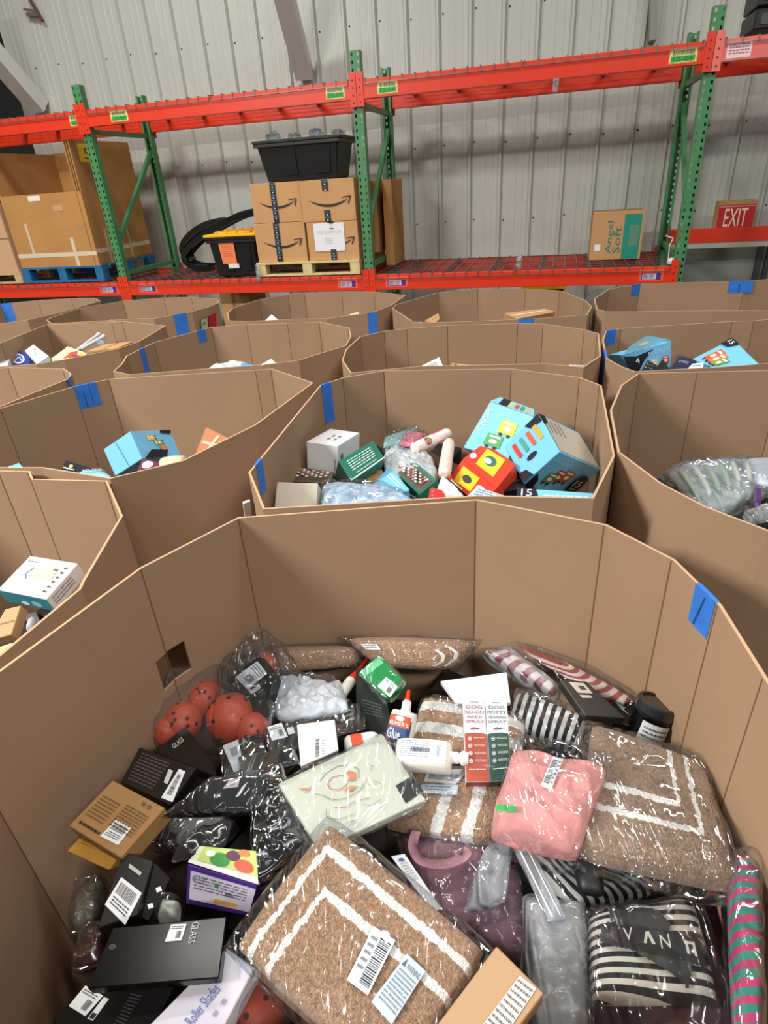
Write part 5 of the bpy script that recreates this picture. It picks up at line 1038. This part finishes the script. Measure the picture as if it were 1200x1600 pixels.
o, q, P = FB('orange_kraft_box', 'orange brown taped box at the right of the wide left bin', 'box', [(322, 667), (367, 689), (340, 704), (303, 714)], [-.80, -.82, -.86, -.86], .06, mat('orange_kraft', 'B0704A', .7), prs=[(None, [('l', [(.1, .5), (.9, .6)], .1, 'D8B098'), ('l', [(.5, .1), (.45, .9)], .1, 'D8B098')], 'packing_tape')])
o, q, P = FB('maroon_pack', 'maroon pack with a white disc at the foot of the pale blue carton', 'pack', [(222, 716), (252, 722), (240, 734), (214, 736)], -.80, .03, mat('maroon_card', '6A1E3A', .4), prs=[(None, [('e', .45, .5, .3, .35, 'E8E4E0')], 'disc')])
SF('cream_pack', 'cream crumpled packet right of the maroon pack', 'pack', [(248, 716), (292, 710), (285, 722), (246, 732)], -.80, .02, mat('cream_film', 'CFC8A8', .4), .008, 4, .004, 35, 0, 24, 48)
# third row
SF('white_crumpled_bag', 'white crumpled plastic bag with a blue corner at the front of the third-row bin', 'bag', [(322, 574), (380, 566), (402, 573), (330, 588)], -.79, .05, mat('white_film_bag', 'C9D0D8', .35), .02, 4, .012, 25, 0, 40, 49, prs=[([(378, 567), (396, 571), (390, 578), (376, 576)], [('r', 0, 0, 1, 1, '4AA0D8')], 'blue_print')])
FB('white_flat_box', 'white flap box right of the white crumpled bag', 'box', [(400, 574), (424, 560), (436, 572), (405, 582)], -.78, .02, WHITE, prs=[(None, [('l', [(.5, 0), (.55, 1)], .02, '9AA0A8')], 'fold_line')])
FB('cream_strip_box', 'thin white box edge along the right rim of the third-row bin', 'box', [(436, 570), (470, 563), (476, 567), (440, 575)], -.77, .02, WHITE, prs=[(None, [('l', [(0, .5), (1, .5)], .04, 'A8ACB0')], 'seam')])
FB('white_paper', 'white printed paper sheet in the centre third-row bin', 'paper', [(648, 577), (686, 558), (693, 574), (655, 586)], -.79, .004, WHITE, prs=[(None, [('x', .15, .3, .85, .7, 3, '9AA2B0')], 'printing')], bevel=0)
FB('folded_carton', 'flattened brown carton lying in the centre third-row bin', 'carton', [(706, 567), (790, 575), (790, 588), (700, 588)], -.79, .02, KRAFT, prs=[(None, [('e', .08, .15, .03, .06, '4A3624')], 'hand_hole')])
FB('brown_flap_box', 'small brown box with a lifted flap right of the flattened carton', 'box', [(785, 573), (797, 569), (806, 578), (790, 584)], -.77, .02, KRAFT, prs=[(None, [('l', [(0, .5), (1, .5)], .05, '8A6A48')], 'seam')])
FB('white_tag_card', 'white card hung on the right inside panel of the centre third-row bin', 'card', [(890, 570), (915, 571), (912, 576), (890, 577)], -.75, .004, WHITE, prs=[(None, [('x', .1, .2, .9, .8, 1, 'A0A0A0')], 'printing')], bevel=0)
# right third-row bin
o, q, P = FB('cracker_box', 'sky blue snack box with a black wave at the left of the right third-row bin', 'box', [(972, 554), (1049, 533), (1049, 574), (985, 582)], [-.74, -.74, -.84, -.84], .09, SKY, prs=[(None, [('p', [(0, .1), (.25, .25), (.62, .12), (.4, .5), (.2, 1), (0, 1)], NAVY), ('t', 'RICE CRISPS', .5, .2, .95, .36, 'B8DCEA'), ('t', '4', .2, .35, .28, .6, 'F4F4F4')] + pouch(.6, .7, .08, .15, 'C8CC8A') + pouch(.85, .65, .07, .15, 'C85A4A'), 'printing')], group='blue snack multipacks')
q2 = quad([(984, 541), (1011, 524), (1048, 531), (974, 553)], [-.70, -.70, -.738, -.738]); prints(o, bil(q2), [('r', 0, 0, 1, 1, '86CCE8'), ('r', .3, .3, .7, .7, 'C8C0A0'), ('e', .5, .5, .15, .15, 'E8E4DC')], 'top_printing')
FB('cracker_box', 'sky blue box with pouch pictures and black corner at the right third-row bin', 'box', [(1145, 529), (1187, 570), (1128, 580), (1082, 561)], [-.72, -.76, -.80, -.80], .06, SKY, prs=[(None, pouch(.25, .6, .1, .22, 'D8603A') + pouch(.42, .65, .1, .22, 'E07A4A') + pouch(.6, .72, .1, .2, '6AA04A') + [('p', [(0, 0), (.28, 0), (.18, .25), (0, .3)], NAVY), ('t', '15', .04, .04, .18, .16, 'F4F4F4')], 'printing')], group='blue snack multipacks')
FB('navy_pack', 'navy box with fine white print between the two sky blue snack boxes', 'box', [(1062, 556), (1086, 562), (1072, 580), (1046, 576)], -.80, .04, mat('navy_deep', '18264A', .4), prs=[(None, [('x', .2, .3, .8, .5, 2, 'A8B8D8')], 'printing')])
FB('white_small_box', 'white small box under the corner of the pouch picture box', 'box', [(1082, 568), (1100, 566), (1098, 578), (1070, 580)], -.78, .02, WHITE, prs=[(None, [('x', .2, .3, .8, .6, 1, 'A0A0A0')], 'printing')])
FB('black_peak_box', 'black dotted carton with peaked flaps in front of the left snack box', 'box', [(1012, 562), (1026, 570), (1020, 585), (1000, 582)], -.76, .02, BLACK, prs=[(None, [('e', .2+.25*(k % 3), .3+.3*(k//3), .05, .06, ('C8A030', 'B03A6A', '3A8AC8')[k % 3]) for k in range(6)], 'dots')], group='black peaked cartons')
FB('black_peak_box', 'plain black peaked carton right of the dotted one', 'box', [(1035, 560), (1046, 576), (1042, 586), (1022, 580)], -.76, .02, BLACK, prs=[(None, [('e', .7, .8, .12, .12, 'D8D8D8')], 'ring')], group='black peaked cartons')
# clear trays, right edge bin
heap('dark goods under the clear trays in the bin at the right edge', [(.75, 1.42), (.95, 1.1), (1.6, 1.15), (1.75, 1.6), (1.55, 2.05), (1.05, 2.05), (.86, 1.85)], -1.08, .02, 60, ['1E2420', '5A5C60', '2E4A34', '8A8A8E'], seed=17)
TR = mat('grey_tray', 'A8B0AE', .25, coat=.4)
o, q, P = SF('clear_tray_pack', 'row of clear plastic tray cups wrapped in film at the right edge', 'tray', [(1040, 728), (1172, 715), (1182, 770), (1096, 806)], [-.95, -.93, -.93, -.95], .05, TR, .012, 6, .004, 20, 0, 50, 50, 1.08, bm=MILKY)
for k in range(6):
    u = .1+.16*k; c = P(u, .5, .004); ax_ = qn(q); m_ = MB(); e = (P(u, .8)-P(u, .2)); 
    cq = [P(u-.05, .15, .004), P(u+.05, .15, .004), P(u+.06, .85, .004), P(u-.06, .85, .004)]; V, Fc, UV, _ = soft(cq, .03, 16, 20, .022, 3, .002, 40, 0, k)
    link('tray_cup', V, Fc, mat('tray_green', '8A9C92', .2, coat=.5) if k in (0, 2, 3) else TR, o, smooth=True)
SF('white_film_sheet', 'white translucent film sheet behind the clear tray cups', 'film sheet', [(1062, 722), (1210, 712), (1215, 760), (1090, 735)], -.93, .02, mat('white_film_bag', 'C9D0D8', .35), .008, 5, .006, 14, 0, 40, 51, 1.03)
SF('purple_pouch', 'small purple foil pouch right of the tray cups', 'pouch', [(1180, 760), (1190, 758), (1190, 790), (1178, 790)], -.92, .015, mat('purple_foil', '4A2A6A', .25, coat=.4), .006, 4, .004, 40, 0, 20, 52)
SF('clear_crumple', 'clear crumpled wrap at the front rim of the right edge bin', 'wrap', [(1160, 800), (1200, 786), (1208, 808), (1168, 816)], -.90, .02, MILKY, .008, 4, .010, 35, 0, 30, 53)
FB('green_flat_box', 'dark green box beside the small purple foil pouch', 'box', [(1188, 790), (1215, 775), (1222, 800), (1196, 812)], -.92, .03, mat('dark_green_card', '1E3A28', .4), prs=[(None, [('l', [(0, .5), (1, .5)], .04, '3A6A4A')], 'seam')])
# toy packages in the left third-row bin
heap('mixed packages deep in the toy package bin', [(-2.3, 3.2), (-1.95, 3.15), (-1.5, 3.25), (-1.38, 3.65), (-1.65, 3.9), (-2.2, 3.98)], -.98, .02, 40, ['5A5A60', '7A6A58', 'A8A8AC'], seed=19)
o, q, P = FB('toy_pack', 'blue pack with a white ringed disc at the left third-row bin', 'pack', [(22, 545), (44, 554), (44, 572), (10, 572)], [-.78, -.78, -.84, -.84], .04, mat('toy_blue', '2A3A8A', .4), prs=[(None, [('e', .5, .5, .32, .34, 'E8E8F0'), ('e', .5, .5, .22, .24, '3A4AA8'), ('l', [(.35, .6), (.5, .35), (.65, .6)], .06, 'F0F0F4')], 'disc')], group='toy packs')
FB('toy_pack', 'white pack with a yellow disc at the left edge of the picture', 'pack', [(-6, 545), (20, 548), (10, 575), (-12, 575)], -.80, .04, WHITE, prs=[(None, [('e', .6, .35, .3, .3, 'E8B82E'), ('e', .6, .4, .1, .1, 'D8602E')], 'disc')], group='toy packs')
FB('white_toy_box', 'white box with faint grey pictures right of the blue toy pack', 'box', [(52, 538), (76, 556), (58, 568), (38, 548)], [-.76, -.78, -.80, -.78], .03, WHITE, prs=[(None, [('e', .3, .3, .08, .08, '8A9AA8'), ('r', .4, .4, .6, .7, 'A8C0B8'), ('x', .2, .8, .8, .9, 1, '9AA0A8')], 'printing')])
FB('orange_toy_pack', 'cream card pack with an orange and purple burst', 'pack', [(106, 541), (136, 552), (120, 566), (80, 560)], [-.76, -.78, -.79, -.78], .02, mat('cream_card', 'E8D8B0', .5), prs=[(None, [('p', [(.4, .3), (.6, .1), (.7, .35), (.95, .4), (.75, .6), (.85, .85), (.55, .75), (.4, .9)], 'E8542E'), ('e', .68, .5, .1, .1, '7A3A8A'), ('p', [(.75, .2), (.95, .2), (.9, .5)], 'F0B030')], 'burst')])
for k, (a, b) in enumerate((((126, 546), (163, 525)), ((120, 548), (155, 522)))):
    A_, B_ = at(*a, -.78), at(*b, -.74); m_ = MB(); m_.lathe(A_, B_-A_, [(.006, 0), (.010, .008), (.010, (B_-A_).length*.93), (.013, (B_-A_).length*.935), (.013, (B_-A_).length)], 14); o = m_.build('plastic_tube', mat('tube_white', 'C8CCD4', .35)); tag(o, ('front', 'rear')[k]+' pale plastic tube leaning in the toy package bin', 'tube', 'pale plastic tubes')
SF('clear_tube_wrap', 'clear crumpled film at the tip of the pale tubes', 'wrap', [(148, 524), (166, 522), (164, 536), (150, 536)], -.76, .02, MILKY, .008, 4, .008, 40, 0, 20, 54)
FB('flattened_carton', 'flattened brown carton at the right of the toy package bin', 'carton', [(135, 549), (163, 538), (208, 533), (185, 543)], -.76, .012, KRAFT, prs=[(None, [('l', [(0, .5), (1, .5)], .03, '8A6A48')], 'seam')])
# bin beside the nearest one: white steamer box
heap('dark packages deep in the left-hand bin beside the nearest one', [(-1.5, .95), (-1.1, .75), (-.85, .85), (-.76, 1.25), (-.9, 1.5), (-1.3, 1.55)], -1.06, .02, 50, ['26221E', '5A5A5C', '3A3A3C', '8A7A60'], seed=23)
WB = mat('white_carton2', 'D5D7DC', .6)
o, q, P = FB('appliance_box', 'white appliance box with a steamer picture and a teal front side', 'box', [(47, 868), (122, 880), (72, 936), (-4, 921)], [-.84, -.84, -.87, -.87], .05, WB, prs=[(None, [('p', [(.35, .3), (.75, .25), (.8, .55), (.4, .6)], 'B8B8A8'), ('e', .55, .28, .14, .06, 'C9C4AC'), ('e', .72, .27, .05, .03, '6A5A48'), ('l', [(.3, .3), (.24, .5), (.34, .62)], .02, '5A5A60'), ('x', .08, .15, .3, .2, 1, '33333A')] + [('e', .88, .2+.13*k, .03, .03, '44444A') for k in range(6)], 'printing')], bevel=.002)
prints(o, side(q, 2, .05), [('r', 0, 0, 1, .92, '2E7A8A'), ('e', .3, .6, .1, .2, '8AB8C0'), ('e', .55, .7, .08, .15, 'C8E0E4')], 'front_printing')
prints(o, side(q, 1, .05), [('x', .3, .2, .9, .8, 3, '8A8C94')], 'side_printing')
FB('tan_carton', 'tan carton corner in front of the white steamer box', 'box', [(8, 952), (33, 946), (18, 992), (-20, 1002)], [-.80, -.80, -.84, -.84], .05, mat('tan_card', 'C0A078', .7), prs=[(None, [('l', [(.1, .5), (.9, .5)], .03, '9A7A54')], 'seam')])
FB('yellow_board', 'pale yellow board edge at the rim beneath the tan carton', 'board', [(0, 1010), (22, 1003), (0, 1022), (-15, 1025)], -.78, .01, mat('pale_yellow', 'D8C88A', .6), prs=[(None, [('l', [(0, .5), (1, .5)], .04, 'B8A870')], 'edge_line')])
SF('white_wrap_piece', 'white shiny film piece right of the tan carton', 'wrap', [(44, 970), (54, 962), (50, 978), (40, 984)], -.84, .015, mat('white_film_bag', 'C9D0D8', .35), .006, 4, .005, 40, 0, 20, 55)
# far row
FB('beige_flat_carton', 'beige taped carton inside the far-row bin right of centre', 'carton', [(788, 489), (850, 482), (868, 487), (808, 498)], [-.72, -.72, -.74, -.74], .04, KRAFT, prs=[(None, [('l', [(0, .5), (1, .5)], .12, 'E4DCC8')], 'tape')])
FB('card_flap', 'pale cardboard triangle poking up in the far-row bin right of centre', 'card', [(664, 501), (685, 489), (687, 498), (680, 504)], -.715, .006, KRAFT, prs=[(None, [('l', [(.2, .5), (.8, .5)], .03, '8A6A48')], 'fold_line')], bevel=0)
FB('white_carton_tip', 'white carton corner standing in the far-row bin near the middle', 'box', [(424, 491), (441, 505), (424, 509), (410, 505)], [-.68, -.73, -.74, -.73], .04, WHITE, prs=[(None, [('l', [(.5, 0), (.5, 1)], .02, 'A8ACB0')], 'fold_line')])
FB('cream_card_piece', 'small cream card piece at the rim of the middle far-row bin', 'card', [(546, 491), (560, 487), (562, 492), (550, 495)], -.715, .01, mat('cream_card', 'E8D8B0', .5), prs=[(None, [('l', [(0, .5), (1, .5)], .05, 'B8A880')], 'fold_line')])
FB('card_corner_piece', 'small kraft corner showing at the front of the left far-row bin', 'card', [(168, 503), (174, 499), (182, 503), (175, 506)], -.71, .01, KRAFT, prs=[(None, [('l', [(0, .5), (1, .5)], .05, '8A6A48')], 'fold_line')])
FB('white_gap_card', 'white card caught between the wide left bin and the second centre bin', 'card', [(380, 787), (391, 783), (393, 806), (383, 808)], [-.78, -.78, -.86, -.86], .006, WHITE, prs=[(None, [('l', [(.3, 0), (.3, 1)], .03, 'B0B4B8')], 'fold_line')], bevel=0)

# printed red and green patch on the outside of the left far-row bin
fb = [o for o in bpy.data.objects if o.get('label', '').startswith('far-row bin at left')][0]
A_, B_ = at(300, 487, RIMZ), at(342, 473, RIMZ); nn = (B_-A_).cross(Vector((0, 0, 1))).normalized()
if nn.dot(Vector((0, 0, CH))-A_) < 0: nn = -nn
pts = []
for px in ((309, 500), (334, 488), (334, 510), (311, 516)):
    r = ray(*px); o_ = Vector((0, 0, CH)); pts.append(o_+r*((A_-o_).dot(nn)/r.dot(nn))+nn*.02)
prints(fb, bil(pts, nn), [('r', 0, 0, 1, 1, '2A2A28'), ('r', .02, .05, .42, .95, 'B8C8A8'), ('r', .5, .0, 1, .95, 'B02A30'), ('r', .1, .3, .3, .6, '7A9A70')], 'printed_patch')
